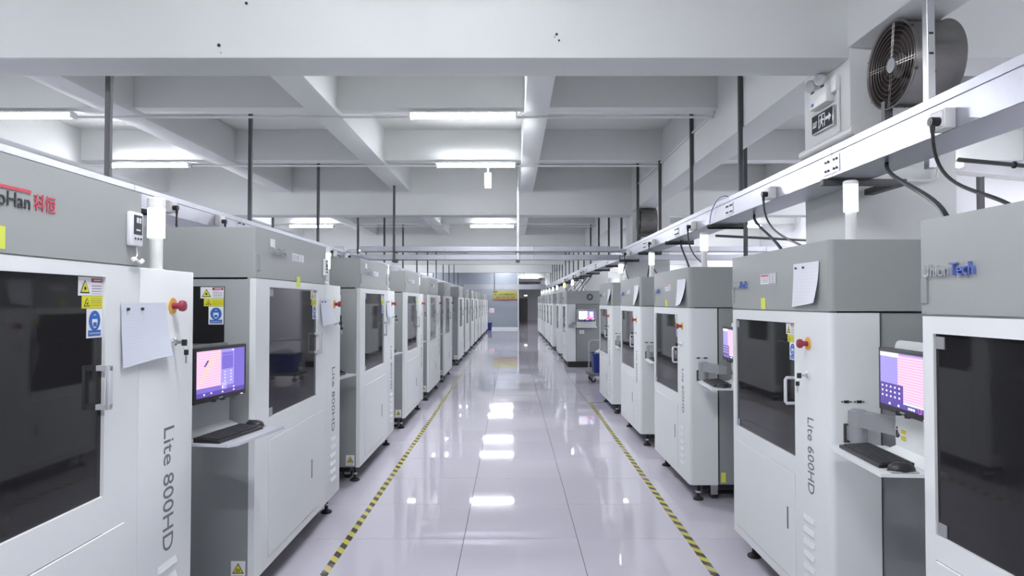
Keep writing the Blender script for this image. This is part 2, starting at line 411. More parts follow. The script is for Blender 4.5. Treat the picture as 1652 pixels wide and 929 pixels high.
for X in (-2.13, .106):
    r = empty('tray_hanger', (X, 11.93, 2.40)); tag(r, 'long steel rod holding the pair of crossing trays beside '+('the middle ceiling beam' if X > 0 else 'the red-lettered row'), 'rod')
    MB().box(-.02, .02, -.02, .015, 0, (3.78 if X < 0 else SLAB)-2.40, 'dark_steel' if X < 0 else 'steel', bev=.003, seg=1).build('rod', r)
    MB().box(-.035, .035, -.03, .27, -.01, .034, 'dark_steel', bev=.003, seg=1).build('bracket', r)
    MB().box(-.03, .03, -.03, .27, .16, .184, 'dark_steel', bev=.003, seg=1).build('bracket', r)
for X in (-1.0, -4.5):
    r = empty('tray_hanger', (X, 37.80, 2.36)); tag(r, 'steel rod holding the tray in front of the grey partition', 'rod', 'rods of the tray by the partition')
    MB().box(-.02, .02, -.02, .02, 0, SLAB-2.36, 'dark_steel').build('rod', r); MB().box(-.03, .03, -.03, .28, 0, .04, 'dark_steel').build('bracket', r)

def concrete_at(x, y):
    for k in KS:
        b = B0+BAY*k
        if b-.02 < y < b+MW+.02: return MZ+.005
        for f in (1, 2):
            c = b+BAY*f/3.0+.13
            if c-.02 < y < c+.27: return 3.835
    for (a, b) in LONG:
        if a-.02 < x < b+.02: return 3.78
    return SLAB+.005
def hanger(x, y, zt, zb, arm0, arm1, label, group=None, material='dark_steel'):
    r = empty('tray_hanger', (x, y, zb)); tag(r, label, 'rod', group)
    MB().box(-.02, .02, -.02, .02, 0, zt-zb, material, bev=.003, seg=1).build('rod', r)
    a = MB(); a.box(arm0-x, arm1-x, -.022, .022, 0, .012, 'dark_steel'); a.box(arm0-x, arm1-x, -.022, -.014, 0, .04, 'dark_steel'); a.box(arm0-x, arm1-x, .014, .022, 0, .04, 'dark_steel')
    a.build('bracket_arm', r)
    return r
for k in range(20):
    y = 6.53+1.785*k
    if y > 39: break
    onb = 3.77 if False else SLAB
    hanger(2.264, y, concrete_at(2.264, y), TZ0-.04, 1.93, 2.284, 'dark steel rod and bracket holding the galvanised tray by the columns', 'rods of the tray by the columns')
for y in (1.0, ):
    hanger(2.264, y, concrete_at(2.264, y), TZ0-.04, 1.93, 2.284, 'dark steel rod and bracket holding the galvanised tray by the columns', 'rods of the tray by the columns')
r = empty('tray_hanger', (2.275, 3.585, TZ0-.04)); tag(r, 'bright galvanised slotted rod standing before the large round fan', 'rod')
MB().box(-.022, .022, -.022, .022, 0, 3.405-TZ0+.04, 'steel', bev=.003, seg=1).build('rod', r)
for zz in (.62, .73): MB().box(-.012, .012, -.023, -.019, zz, zz+.012, 'black_plastic').build('slot', r)
for k in range(13):
    y = 4.97+2.70*k
    if y > 38.5: break
    hanger(-3.045, y, concrete_at(-3.045, y), 2.32, -3.07, -2.72, 'dark steel rod holding the tray above the red-lettered row', 'rods of the tray above the red-lettered row')
for (X, y) in ((-4.75, 13.1), (-4.75, 21.5)):
    o = MB().box(X-.018, X+.018, y, y+.036, 2.3, concrete_at(X, y+.018), 'dark_steel').build('ceiling_rod'); tag(o, 'lone dark steel rod hanging far behind the red-lettered row', 'rod', 'lone rods behind the row')
# bracket under the tray in front of the column
o = MB().box(1.93, 2.45, 4.09, 4.13, TZ0-.04, TZ0, 'dark_steel', bev=.003).box(2.39, 2.45, 4.13, 4.485, TZ0-.04, TZ0, 'dark_steel').build('column_bracket'); tag(o, 'dark steel channel bracket fixed to the column with the fan', 'bracket')

# sockets and cables on the trays
def bez(p0, p1, p2, p3, n=18):
    P = [Vector(p) for p in (p0, p1, p2, p3)]; out = []
    for i in range(n+1):
        t = i/n; out.append(P[0]*(1-t)**3+P[1]*3*t*(1-t)**2+P[2]*3*t*t*(1-t)+P[3]*t**3)
    return out
def socket(x, y, z, s, label, group, end, sag=.25, w=.09):
    r = empty('socket_box', (x, y, z)); tag(r, label, 'socket', group)
    MB().box(0, s*.05, -.055, .055, -.045, .045, 'pvc', bev=.006).build('housing', r)
    MB().box(s*.05, s*.056, -.045, .045, -.036, .036, 'sticker_white', bev=.002, seg=1).build('face_plate', r)
    if end is None: return
    c = empty('power_cable', (x+s*.056, y-.02, z-.01))
    MB().cyl((0, 0, 0), (s*.04, 0, 0), 0.02, 'black_plastic', n=12).cyl((s*.028, 0, 0), (s*.028, 0, -.05), .014, 'black_plastic', n=10, r1=.009).build('plug', c)
    st = Vector((x+s*.056+s*.028, y-.02, z-.055)); e = Vector(end); base = Vector((x+s*.056, y-.02, z-.01))
    mid = st.lerp(e, .45)
    pts = bez(st, st+Vector((0, 0, -sag)), e.lerp(st, .35)+Vector((0, -.04, -sag*.1)), e)
    MB().tube([p-base for p in pts], .0075, 'black_plastic', n=8).build('cord', c)
    return c

# ------------------------------------------------------------------ stickers and small printed things
def on_front(x0):   # local frame: right=+y, up=+z, normal=+x
    return lambda u, v, d: (x0+d, u, v)
def on_left(y0):    # face with normal -y, right=+x
    return lambda u, v, d: (u, y0-d, v)
def on_right(y0):   # face with normal +y, right=-x
    return lambda u, v, d: (-u, y0+d, v)
def rect(mb, fr, u0, u1, v0, v1, d, m):
    mb.poly([fr(u0, v0, d), fr(u1, v0, d), fr(u1, v1, d), fr(u0, v1, d)], m)
def slab(mb, fr, u0, u1, v0, v1, d0, d1, m):
    a = [fr(u, v, d) for d in (d0, d1) for (u, v) in ((u0, v0), (u1, v0), (u1, v1), (u0, v1))]
    mb.add(a, [(0,3,2,1),(4,5,6,7),(0,1,5,4),(1,2,6,5),(2,3,7,6),(3,0,4,7)], m)
def tri(mb, fr, cu, v0, s, d, m):
    mb.poly([fr(cu-s/2, v0, d), fr(cu+s/2, v0, d), fr(cu, v0+s*.9, d)], m)
def disc(mb, fr, cu, cv, ru, rv, d, m, n=20):
    mb.poly([fr(cu+ru*math.cos(2*PI*i/n), cv+rv*math.sin(2*PI*i/n), d) for i in range(n)], m)
def warn_labels(fr, uR, vT, par, s=1.0):
    """three safety stickers in the top corner, right-aligned at uR, top at vT"""
    a = MB(); u0 = uR-.127*s; h = .062*s
    slab(a, fr, u0, uR, vT-h, vT, 0, .0012, 'sticker_white'); e = .0018
    tri(a, fr, u0+.033*s, vT-h+.008*s, .05*s, e, 'print_black'); tri(a, fr, u0+.033*s, vT-h+.012*s, .039*s, e+.0006, 'yellow')
    disc(a, fr, u0+.033*s, vT-h+.024*s, .006*s, .006*s, e+.0012, 'print_black', 8)
    rect(a, fr, u0+.065*s, uR-.003, vT-.017*s, vT-.003*s, e, 'red'); rect(a, fr, u0+.068*s, uR-.006, vT-h+.006*s, vT-.022*s, e, 'print_lines')
    rect(a, fr, u0+.078*s, uR-.012, vT-.012*s, vT-.008*s, e+.0005, 'sticker_white')
    a.build('warning_sticker', par)
    b = MB(); u0 = uR-.108*s; t = vT-h-.001; h2 = .042*s
    slab(b, fr, u0, uR, t-h2, t, 0, .0012, 'yellow'); tri(b, fr, u0+.025*s, t-h2+.007*s, .033*s, e, 'print_black'); tri(b, fr, u0+.025*s, t-h2+.0095*s, .025*s, e+.0006, 'yellow')
    disc(b, fr, u0+.025*s, t-h2+.016*s, .004*s, .004*s, e+.0012, 'print_black', 8)
    rect(b, fr, u0+.045*s, uR-.005, t-h2+.006*s, t-.007*s, e, 'print_lines_yellow'); b.build('warning_sticker', par)
    c = MB(); u0 = uR-.082*s; t = t-h2-.001; h3 = .098*s
    slab(c, fr, u0, uR, t-h3, t, 0, .0012, 'sticker_white'); cu = (u0+uR)/2; cv = t-.040*s
    disc(c, fr, cu, cv, .031*s, .034*s, e, 'blue'); disc(c, fr, cu, cv-.002*s, .015*s, .024*s, e+.0006, 'sticker_white', 14)
    rect(c, fr, cu-.017*s, cu+.017*s, cv+.006*s, cv+.018*s, e+.0012, 'blue'); rect(c, fr, cu-.009*s, cu+.009*s, cv-.02*s, cv-.006*s, e+.0012, 'blue')
    rect(c, fr, u0+.007*s, uR-.007*s, t-h3+.006*s, t-h3+.026*s, e, 'blue'); rect(c, fr, u0+.012*s, uR-.012*s, t-h3+.013*s, t-h3+.018*s, e+.0006, 'print_grey')
    c.build('mask_sticker', par)
def hot_label(fr, u0, v0, par):
    a = MB(); slab(a, fr, u0, u0+.078, v0, v0+.095, 0, .0012, 'sticker_white'); tri(a, fr, u0+.039, v0+.028, .064, .0018, 'print_black'); tri(a, fr, u0+.039, v0+.033, .05, .0024, 'yellow')
    for q in (-.008, 0, .008): rect(a, fr, u0+.037+q, u0+.041+q, v0+.037, v0+.055, .003, 'print_black')
    rect(a, fr, u0+.012, u0+.066, v0+.009, v0+.018, .0018, 'print_grey'); a.build('hazard_sticker', par)
def estop(y, z, par):
    o = MB().lathe([(0, 0), (.033, 0), (.033, .004), (.014, .005)], (0, y, z), (1, 0, 0), 'orange', 20).build('emergency_stop', par)
    MB().lathe([(.013, .003), (.013, .03), (.022, .033), (.0235, .045), (.020, .052), (0, .054)], (0, y, z), (1, 0, 0), 'red', 20).build('push_button', o)
def keylock(y, z, par):
    o = MB().lathe([(.019, 0), (.019, .012), (.014, .016), (0, .016)], (0, y, z), (1, 0, 0), 'chrome', 18).build('key_lock', par)
    k = MB(); k.box(.014, .045, y-.003, y+.003, z-.006, z+.006, 'steel'); k.box(.04, .062, y-.004, y+.004, z-.014, z+.012, 'black_plastic', bev=.002, seg=1)
    k.ring((.058, y, z-.022), (0, 1, 0), .012, .0012, 'steel', 14, 4); k.box(.05, .068, y-.004, y+.004, z-.052, z-.03, 'black_plastic', bev=.002, seg=1); k.box(.056, .062, y-.002, y+.002, z-.085, z-.05, 'steel')
    k.build('keys', o)
def tower(x, y, z0, zs, zl, zc, par, lit='tower_white'):
    o = MB().lathe([(0, 0), (.038, 0), (.038, .008), (.0255, .012), (.0255, zs-z0)], (x, y, z0), (0, 0, 1), 'pvc', 18).build('signal_tower', par)
    MB().lathe([(.0255, zs-z0), (.033, zs-z0), (.033, zl-z0)], (x, y, z0), (0, 0, 1), lit, 18).build('lamp_lens', o)
    MB().lathe([(.033, zl-z0), (.0345, zl-z0), (.0345, zc-z0-.006), (.028, zc-z0), (0, zc-z0)], (x, y, z0), (0, 0, 1), 'pvc', 18).build('cap', o)
def feet(par, xs, ys, z=.15):
    for x in xs:
        for y in ys:
            o = MB().lathe([(0, .0), (.042, .0), (.044, .012), (.03, .022), (.013, .026), (.013, z+.01)], (x, y, 0), (0, 0, 1), 'rubber', 14).build('leveling_foot', par)
            MB().lathe([(.013, .06), (.024, .06), (.024, .075), (.013, .075)], (x, y, 0), (0, 0, 1), 'steel', 6).build('lock_nut', o)
def caster(par, x, y, z=.15):
    o = MB().cyl((x, y-.014, .042), (x, y+.014, .042), .042, 'rubber', 16).build('caster', par)
    b = MB(); b.box(x-.03, x+.03, y-.022, y-.016, .035, z+.002, 'steel'); b.box(x-.03, x+.03, y+.016, y+.022, .035, z+.002, 'steel'); b.box(x-.035, x+.035, y-.026, y+.026, z-.012, z+.004, 'steel'); b.build('fork', o)
def corner_poly(x0, x1, y0, y1, r, which):
    """rectangle with the front (x1) corner at y1 (which=+1) or y0 (which=-1) rounded"""
    pts = []
    if which > 0:
        pts = [(x0, y0), (x1, y0)]
        for i in range(7):
            t = PI/2*i/6; pts.append((x1-r+r*math.cos(t), y1-r+r*math.sin(t)))
        pts += [(x0, y1)]
    else:
        pts = [(x0, y0)]
        for i in range(7):
            t = -PI/2+PI/2*i/6; pts.append((x1-r+r*math.cos(t), y0+r+r*math.sin(t)))
        pts += [(x1, y1), (x0, y1)]
    return pts
def louvres(par, y0, y1, zs):
    for z in zs:
        a = MB(); a.add([(0, y0, z-.012), (0, y1, z-.012), (0, y1, z+.016), (0, y0, z+.016), (.009, y0+.004, z-.010), (.009, y1-.004, z-.010)],
              [(0,1,5,4),(4,5,2,3),(0,4,3),(1,2,5)], 'white_paint'); a.build('louvre', par)

# ------------------------------------------------------------------ consoles (monitor + keyboard shelf), local frame of a machine
def con_frame(P, th):
    c, s_ = math.cos(th), math.sin(th)
    return Matrix(((c, -s_, 0, P[0]), (s_, c, 0, P[1]), (0, 0, 1, 0), (0, 0, 0, 1)))
def monitor(par, X, zb, zt, hw, kind):
    """front of screen at local u=0, facing +u"""
    a = MB(); a.xf = X; a.box(-.035, 0, -hw, hw, zb, zt, 'black_plastic', bev=.004); a.box(-.05, -.033, -.1, .1, zb+.05, zt-.05, 'black_plastic', bev=.004)
    for q in (-.05, .02): a.lathe([(0, 0), (.012, 0), (.012, .018), (0, .02)], (-.008, q, zb-.006), (0, 0, 1), 'black_plastic', 8)
    a.box(.0, .0008, -.02, .02, zb+.008, zb+.013, 'print_grey'); a.box(0, .001, hw-.05, hw-.03, zb+.004, zb+.008, 'scr_white')
    mo = a.build('monitor', par)
    e = .018; u0, u1, v0, v1 = -hw+e, hw-e, zb+.026, zt-.016
    s = MB(); s.xf = X; f = lambda u, v, d: (.0006+d, u, v)
    W = u1-u0; H = v1-v0
    R = lambda a0, a1, b0, b1, d, m: rect(s, f, u0+W*a0, u0+W*a1, v0+H*b0, v0+H*b1, d*.0004, m)
    if kind == 'slice':
        R(0, 1, 0, 1, 0, 'scr_purple'); R(.48, .76, .18, 1, 1, 'scr_lilac'); R(.50, .74, .55, .86, 2, 'scr_purple'); R(.5, .74, .87, .93, 2, 'scr_purple')
        R(0, .48, .2, 1, 1, 'scr_hatch')
        s.poly([f(u0+W*p[0], v0+H*p[1], .0010) for p in ((.02, .3), (.10, .3), (.45, .92), (.40, .95), (.22, .8))], 'scr_hatch_orange')
        s.poly([f(u0+W*p[0], v0+H*p[1], .0014) for p in ((.13, .66), (.17, .66), (.24, .79), (.20, .79))], 'scr_dark')
        R(0, 1, 0, .10, 1, 'scr_dark')
        for (p, q) in ((.13, .04), (.27, .05), (.5, .03), (.5, .13), (.74, .1), (.74, .03), (.72, .95)): R(p, p+.03, q, q+.035, 3, 'scr_white')
        for i in range(4):
            for j in (.55, .68): R(j, j+.03, .27+i*.07, .29+i*.07, 3, 'scr_white')
        for i in range(5): R(.50, .60, .11+i*.03, .118+i*.03, 3, 'scr_white')
    elif kind == 'icons':
        R(0, 1, 0, 1, 0, 'scr_lilac'); R(0, .42, .92, 1, 1, 'scr_white'); R(.40, 1, .12, .97, 1, 'scr_hatch'); R(.40, 1, .08, .13, 2, 'scr_mint'); R(0, 1, 0, .09, 3, 'scr_dark'); R(0, .52, .09, .42, 3, 'scr_dark')
        for i in range(5):
            for j in range(3): R(.04+i*.095, .075+i*.095, .16+j*.09, .195+j*.09, 4, 'scr_white')
        for p in (.2, .4, .62, .67, .72): R(p, p+.04, .02, .06, 4, 'scr_white')
        disc(s, f, u0+W*.86, v0+H*.05, .012, .012, .0022, 'scr_pink', 14); disc(s, f, u0+W*.86, v0+H*.05, .009, .009, .0026, 'scr_dark', 14)
    else:
        R(0, 1, 0, 1, 0, 'scr_white'); R(.55, 1, .2, 1, 1, 'scr_lilac'); R(.7, .9, .25, .9, 2, 'scr_white'); R(.5, .9, .12, .3, 3, 'scr_pink'); R(.62, .66, .3, .5, 3, 'scr_pink'); R(.72, .76, .3, .6, 3, 'scr_pink'); R(0, 1, 0, .12, 2, 'scr_dark')
        for p in (.1, .25, .5, .55, .85): R(p, p+.06, .03, .09, 4, 'scr_white')
    s.build('screen', mo)
def shelf_plate(par, X, zs, u0, u1, v0, v1, pu, pv0, pv1, zt, m, ms=None):
    a = MB(); a.xf = X
    c = .06
    prof = [(v0, u0), (v0, u1-c*.4), (v0+c*.6, u1), (v1-.004, u1), (v1, u1-.004), (v1, u0)]
    a.prism([(p[1], p[0]) for p in prof], ms or m, zs-.012, zs); sh = a.build('keyboard_shelf', par)
    b = MB(); b.xf = X     # back plate, bent into the shelf, rounded top corners
    r = .04; pts = [(pv0, zs+.03), (pv1, zs+.03)]
    for i in range(5): t = PI/2*i/4; pts.append((pv1-r+r*math.cos(t), zt-r+r*math.sin(t)))
    for i in range(5): t = PI/2+PI/2*i/4; pts.append((pv0+r+r*math.cos(t), zt-r+r*math.sin(t)))
    n = len(pts); vs = [(pu-.006, p[0], p[1]) for p in pts]+[(pu+.006, p[0], p[1]) for p in pts]
    b.add(vs, [tuple(range(n)), tuple(reversed(range(n, 2*n)))]+[(i, (i+1) % n, n+(i+1) % n, n+i) for i in range(n)], m)
    b.add([(pu-.006, pv0, zs+.03), (pu+.006, pv0, zs+.03), (pu+.05, pv0-.03, zs), (pu+.03, pv0-.03, zs-.01), (pu-.006, pv1, zs+.03), (pu+.006, pv1, zs+.03), (pu+.05, pv1+.03, zs), (pu+.03, pv1+.03, zs-.01)],
          [(0,1,2,3),(4,7,6,5),(1,5,6,2),(0,3,7,4),(2,6,7,3),(0,4,5,1)], m)
    b.build('console_plate', par)
    return sh
_kb = {}
def keyboard_at(W, label, L=.36, D=.13):
    r = empty('keyboard', (0, 0, 0)); r.matrix_world = W; tag(r, label, 'keyboard')
    a = MB(); a.add([(-D/2, -L/2, 0), (D/2, -L/2, 0), (D/2, L/2, 0), (-D/2, L/2, 0), (-D/2, -L/2, .022), (D/2, -L/2, .012), (D/2, L/2, .012), (-D/2, L/2, .022)],
          [(0,3,2,1),(4,5,6,7),(0,1,5,4),(1,2,6,5),(2,3,7,6),(3,0,4,7)], 'black_plastic'); a.build('base', r)
    k = MB(); nr, nc = 6, 20
    for i in range(nr):
        for j in range(nc):
            if i == nr-1 and 4 < j < 10 and j != 5: continue
            x = -D/2+.012+i*(D-.024)/nr; y = -L/2+.01+j*(L-.02)/nc; w_ = (D-.024)/nr*.8; h_ = (L-.02)/nc*(.8 if not (i == nr-1 and j == 5) else 4.8)
            t = (x+w_/2+D/2)/D; z = .022-.010*t
            k.box(x, x+w_, y, y+h_, z-.002, z+.005, 'key_plastic')
    kk = k.build('keys', r); kk['kind'] = 'stuff'
    return r
def mouse_at(W, label):
    r = empty('mouse', (0, 0, 0)); r.matrix_world = W; tag(r, label, 'mouse')
    a = MB(); n, m_ = 12, 5; vs = []; fs = []
    for j in range(m_+1):
        t = PI/2*j/m_
        for i in range(n):
            p = 2*PI*i/n; vs.append((.052*math.cos(p)*math.cos(t)**.6, .031*math.sin(p)*math.cos(t)**.6, .003+.031*math.sin(t)))
    for j in range(m_):
        for i in range(n): fs.append((j*n+i, j*n+(i+1) % n, (j+1)*n+(i+1) % n, (j+1)*n+i))
    fs.append(tuple(reversed(range(n)))); a.add(vs, fs, 'black_plastic'); a.build('shell', r)
    MB().box(-.052, .05, -.03, .03, 0, .005, 'print_grey', bev=.002, seg=1).build('base', r)
    MB().cyl((-.026, -.004, .026), (-.026, .004, .026), .009, 'key_plastic', 10).build('wheel', r)
    return r

# ------------------------------------------------------------------ the 800HD cabinet (front = +x, viewer's right = +y)
W8, D8, H8W, H8T = 0.89, 1.5, 1.796, 2.077
def union_logo(par, fr_org, size, m2='blue_letter'):
    a = MB(); a.text('Union', size, 'chrome', fr_org, (0, 1, 0), (0, 0, 1), ext=.012, width=.14); a.build('logo_lettering', par)
    b = MB(); b.text('Tech', size, m2, (fr_org[0], fr_org[1]+.146, fr_org[2]), (0, 1, 0), (0, 0, 1), ext=.012, width=.115); b.build('logo_lettering', par)
def make_800():
    r = empty('printer_cabinet', (0, 0, 0))
    MB().box(-D8, -.035, -W8+.004, W8-.004, .15, H8W-.004, 'body_grey', bev=.006).build('body', r)
    f = MB(); y0, y1, z0, z1 = -.685, .262, 1.0, 1.752; py0, py1, pz0, pz1 = -.80, .39, .20, .876; ys = .468
    f.box(-.034, 0, -W8, y0, .15, H8W, 'white_paint'); f.box(-.034, 0, y1, ys, .15, H8W, 'white_paint')
    f.box(-.034, 0, y0, y1, z1, H8W, 'white_paint'); f.box(-.034, 0, y0, y1, pz1, z0, 'white_paint'); f.box(-.034, 0, y0, y1, .15, pz0, 'white_paint')
    f.box(-.034, 0, y0, py0, pz0, pz1, 'white_paint') if py0 > y0 else None
    f.build('front_frame', r)
    f2 = MB(); f2.box(-.034, 0, ys+.003, W8, .15, H8W, 'white_paint', bev=.004); f2.build('control_panel', r)
    d = MB(); d.box(-.02, .003, y0+.006, py1-.003, pz0+.003, pz1-.003, 'white_paint', bev=.0025, seg=1); dd = d.build('access_panel', r)
    MB().box(.003, .0055, .125, .143, .44, .568, 'text_grey', bev=.001, seg=1).build('slot_handle', dd)
    g = MB(); g.box(-.03, -.012, y0, y1, z0, z1, 'dark_glass'); gl = g.build('window_pane', r)
    for zz in (z0, z1-.055): MB().box(-.012, -.006, y0+.004, y0+.075, zz+.002, zz+.05, 'arm_grey', bev=.001, seg=1).build('hinge', gl)
    h = MB(); h.box(-.012, .035, y1-.03, y1-.012, 1.30, 1.318, 'acrylic'); h.box(-.012, .035, y1-.03, y1-.012, 1.432, 1.45, 'acrylic'); h.box(.022, .035, y1-.032, y1-.010, 1.30, 1.45, 'acrylic', bev=.003); h.build('door_handle', gl)
    t = MB(); t.prism(corner_poly(-D8, -.004, -W8+.004, ys+.012, .02, -1), 'grey_paint', H8W+.006, H8T)
    tb = t.build('top_box', r)
    MB().box(-.05, -.012, -W8+.006, ys+.01, H8W-.006, H8W+.008, 'grey_paint').build('joint_strip', r)
    vp = MB(); vp.box(-.006, .002, -.868, -.832, 1.84, 1.93, 'body_grey', bev=.0015, seg=1); vp.build('latch_plate', tb)
    tower(-.065, .70, H8W-.006, 1.93, 2.05, 2.095, r)
    estop(.71, 1.65, r); keylock(.71, 1.50, r)
    a = MB(); a.text('Lite 800HD', .115, 'text_grey', (0.0, .655, 1.165), (0, 0, -1), (0, 1, 0), ext=.0012, width=.50); a.build('model_lettering', r)
    louvres(r, .62, .76, [.60-.062*i for i in range(6)])
    warn_labels(on_front(-.012), y1-.002, z1-.003, r)
    # side window with stickers
    sw = MB(); sw.box(-.76, -.173, -W8-.002, -W8+.01, 1.44, 1.752, 'dark_glass', bev=.001, seg=1); so = sw.build('side_window', r)
    warn_labels(on_left(-W8-.002), -.175, 1.748, r)
    hot_label(on_left(-W8+.004), -.125, .166, r)
    MB().box(-D8+.1, -.12, -W8+.14, W8-.14, .075, .152, 'rubber').build('base_frame', r)  # black under-frame, made a solid box to deepen the shade beneath the cabinet
    feet(r, (-.07, -D8+.1), (-W8+.12, W8-.12)); caster(r, -.16, -W8+.22); caster(r, -.16, W8-.22); caster(r, -D8+.2, -W8+.22)
    # console between this cabinet and its neighbour
    X = con_frame((-.026, -1.25), math.radians(-9.7))
    shelf_plate(r, X, 1.03, -.085, .233, -.27, .19, -.07, -.22, .165, 1.46, 'arm_grey', 'shelf_grey')
    monitor(r, X, 1.19, 1.45, .213, 'slice')
    ar = MB(); ar.box(-.17, -.09, -1.10, -W8, 1.18, 1.27, 'arm_grey', bev=.006); ar.build('console_arm', r)
    return r
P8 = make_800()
KB8 = Matrix.Translation((-.026, -1.25, 1.031)) @ Matrix.Rotation(math.radians(-9.7), 4, 'Z')
LX = -1.40
left_far = [2.91, 5.40, 7.89, 10.46, 12.95, 15.50, 19.30, 21.95, 24.60, 27.25, 29.95, 32.65, 35.35, 38.10]
ORD = ['first', 'second', 'third', 'fourth', 'fifth', 'sixth', 'seventh', 'eighth', 'ninth', 'tenth', 'eleventh', 'twelfth', 'thirteenth', 'fourteenth']
lefts = []
for i, fy in enumerate(left_far):
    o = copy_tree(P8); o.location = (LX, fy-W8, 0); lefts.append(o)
    if i == 0: lb = 'grey-topped white printer cabinet with red and black lettering on its top box'
    elif i == 1: lb = 'grey-topped white printer cabinet next after the red-lettered one, with purple monitor on its side'
    else: lb = 'grey-topped white printer cabinet, %s in line counting from the red-lettered one' % ORD[i]
    tag(o, lb, 'machine', 'printer cabinets in the red-lettered row')
    drop = []
    if i == 0 or i >= 6: drop += ['monitor', 'keyboard_shelf', 'console_plate', 'console_arm']
    if i >= 6: drop += ['emergency_stop', 'caster', 'side_window']
    if i == 6: drop += []
    for ch in list(o.children):
        nm = ch.name.split('.')[0]
        if nm in drop: kill(ch); continue
        if 2 <= i < 6 and nm in ('monitor', 'keyboard_shelf', 'console_plate', 'console_arm'):
            ch.location.x -= .21
            if nm == 'monitor':
                for g in list(ch.children): g.data = g.data.copy(); g.data.materials.clear(); g.data.materials.append(M['dark_glass'])
for i, o in enumerate(lefts):
    if i == 0: continue
    union_logo(o, (-.003, -.69, 1.945), .062, 'chrome')
    if i < 6:
        pl = MB(); fr = on_front(-.004); slab(pl, fr, -.30, -.05, 1.925, 1.985, 0, .0012, 'print_grey'); rect(pl, fr, -.29, -.17, 1.932, 1.978, .0018, 'sticker_white'); rect(pl, fr, -.285, -.175, 1.937, 1.968, .0024, 'print_lines'); rect(pl, fr, -.155, -.115, 1.932, 1.978, .0018, 'sticker_white'); rect(pl, fr, -.10, -.06, 1.932, 1.978, .0018, 'sticker_white'); pl.build('asset_sticker', o)
        W = Matrix.Translation(o.location+Vector((-.21 if i > 1 else 0, 0, 0))) @ KB8
        nb = ['', 'the cabinet after the red-lettered one', 'the third cabinet of the red-lettered row', 'the fourth cabinet of the red-lettered row', 'the fifth cabinet of the red-lettered row', 'the sixth cabinet of the red-lettered row'][i]
        keyboard_at(W @ Matrix.Translation((.095, -.075, 0)), 'black keyboard on the grey shelf of '+nb)
        mouse_at(W @ Matrix.Translation((.09, .147, 0)), 'black mouse on the grey shelf of '+nb)
# red-lettered cabinet: brand on its top box
o = lefts[0]; yc = left_far[0]-W8
a = MB(); a.text('KoHan', .060, 'text_dark', (-.003, 1.758-yc, 1.934), (0, 1, 0), (0, 0, 1), ext=.002, width=.158); a.build('brand_lettering', o)
a = MB(); a.box(-.003, -.0015, 1.75-yc, 1.924-yc, 1.981, 1.990, 'text_red'); a.build('brand_bar', o)
a = MB(); a.text('科恒', .056, 'text_red', (-.003, 1.934-yc, 1.938), (0, 1, 0), (0, 0, 1), ext=.002, width=.092); a.build('brand_lettering', o)

# magnets/paper, notes, small instruments
def paper(name, base, ud, vd, nd, w_, h_, curl, m, label, group=None, pins=True):
    """hanging sheet: base = top-left corner, ud right, vd down, nd outward"""
    base = Vector(base); ud = Vector(ud); vd = Vector(vd); nd = Vector(nd)
    nu, nv = 10, 14; vs = []; fs = []
    for j in range(nv+1):
        for i in range(nu+1):
            u = i/nu; v = j/nv
            k = curl*(v**1.6)*(.35+.65*u) - .006*v*math.sin(PI*u)
            vs.append(ud*(u*w_) + vd*(v*h_ - .10*h_*v*u*v*(1 if curl > .02 else 0)) + nd*(.003+max(k, 0)))
    for j in range(nv):
        for i in range(nu): fs.append((j*(nu+1)+i, j*(nu+1)+i+1, (j+1)*(nu+1)+i+1, (j+1)*(nu+1)+i))
    n = len(vs); vs2 = vs+[p-nd*.0008 for p in vs]; fs2 = fs+[tuple(q+n for q in reversed(f)) for f in fs]
    a = MB(); a.add(vs2, fs2, m); o = a.build(name, None, smooth=60); o.location = base; tag(o, label, 'paper', group)
    if pins:
        for u in (.12, .42):
            c = ud*(u*w_)+vd*(.06*h_+.01); MB().cyl(c+nd*.002, c+nd*.011, .0055, 'black_plastic', 10).build('magnet', o)
    return o
paper('paper_sheet', (LX+.001, 2.366, 1.664), (0, 1, 0), (0, 0, -1), (1, 0, 0), .31, .235, .03, 'form_paper', 'ruled form sheet held by magnets on the red-lettered cabinet')
paper('paper_sheet', (LX+.001, 4.83, 1.69), (0, 1, 0), (0, 0, -1), (1, 0, 0), .26, .20, .06, 'form_paper', 'curled form sheet on the cabinet after the red-lettered one')
paper('paper_sheet', (LX+.001, 7.36, 1.69), (0, 1, 0), (0, 0, -1), (1, 0, 0), .26, .20, .05, 'form_paper', 'form sheet on the third cabinet of the red-lettered row')
def thermo(y, z, label):
    r = empty('thermometer', (LX-.004, y, z)); tag(r, label, 'thermometer')
    MB().box(0, .022, -.038, .038, 0, .125, 'sticker_white', bev=.006).build('housing', r)
    s = MB(); s.box(.022, .0228, -.026, .028, .042, .114, 'text_dark'); fr = on_front(.0229)
    rect(s, fr, -.01, .004, .085, .105, .0006, 'sticker_white'); rect(s, fr, .008, .02, .085, .105, .0006, 'sticker_white'); rect(s, fr, -.012, .016, .056, .062, .0006, 'sticker_white'); s.build('display', r)
    b = MB()
    for q in (-.016, .002, .02): b.cyl((.021, q, .027), (.0245, q, .027), .0045, 'text_dark', 8)
    b.build('buttons', r)
    c = MB(); c.tube(bez((.012, .01, 0), (.012, .01, -.03), (.016, .02, -.03), (.018, -.01, -.045)), .0025, 'pvc', 6)
    for q in (0, .008, .016): c.tube([(.018+q*.3, -.03+i*.01, -.05-q*.4+.006*math.sin(i)) for i in range(8)], .0045, 'pvc', 6)
    c.build('probe_cable', r)
thermo(2.44, 1.872, 'white digital thermometer on the red-lettered cabinet')
thermo(4.94, 1.862, 'white digital thermometer on the cabinet after the red-lettered one')
thermo(7.43, 1.862, 'white digital thermometer on the third cabinet of the red-lettered row')
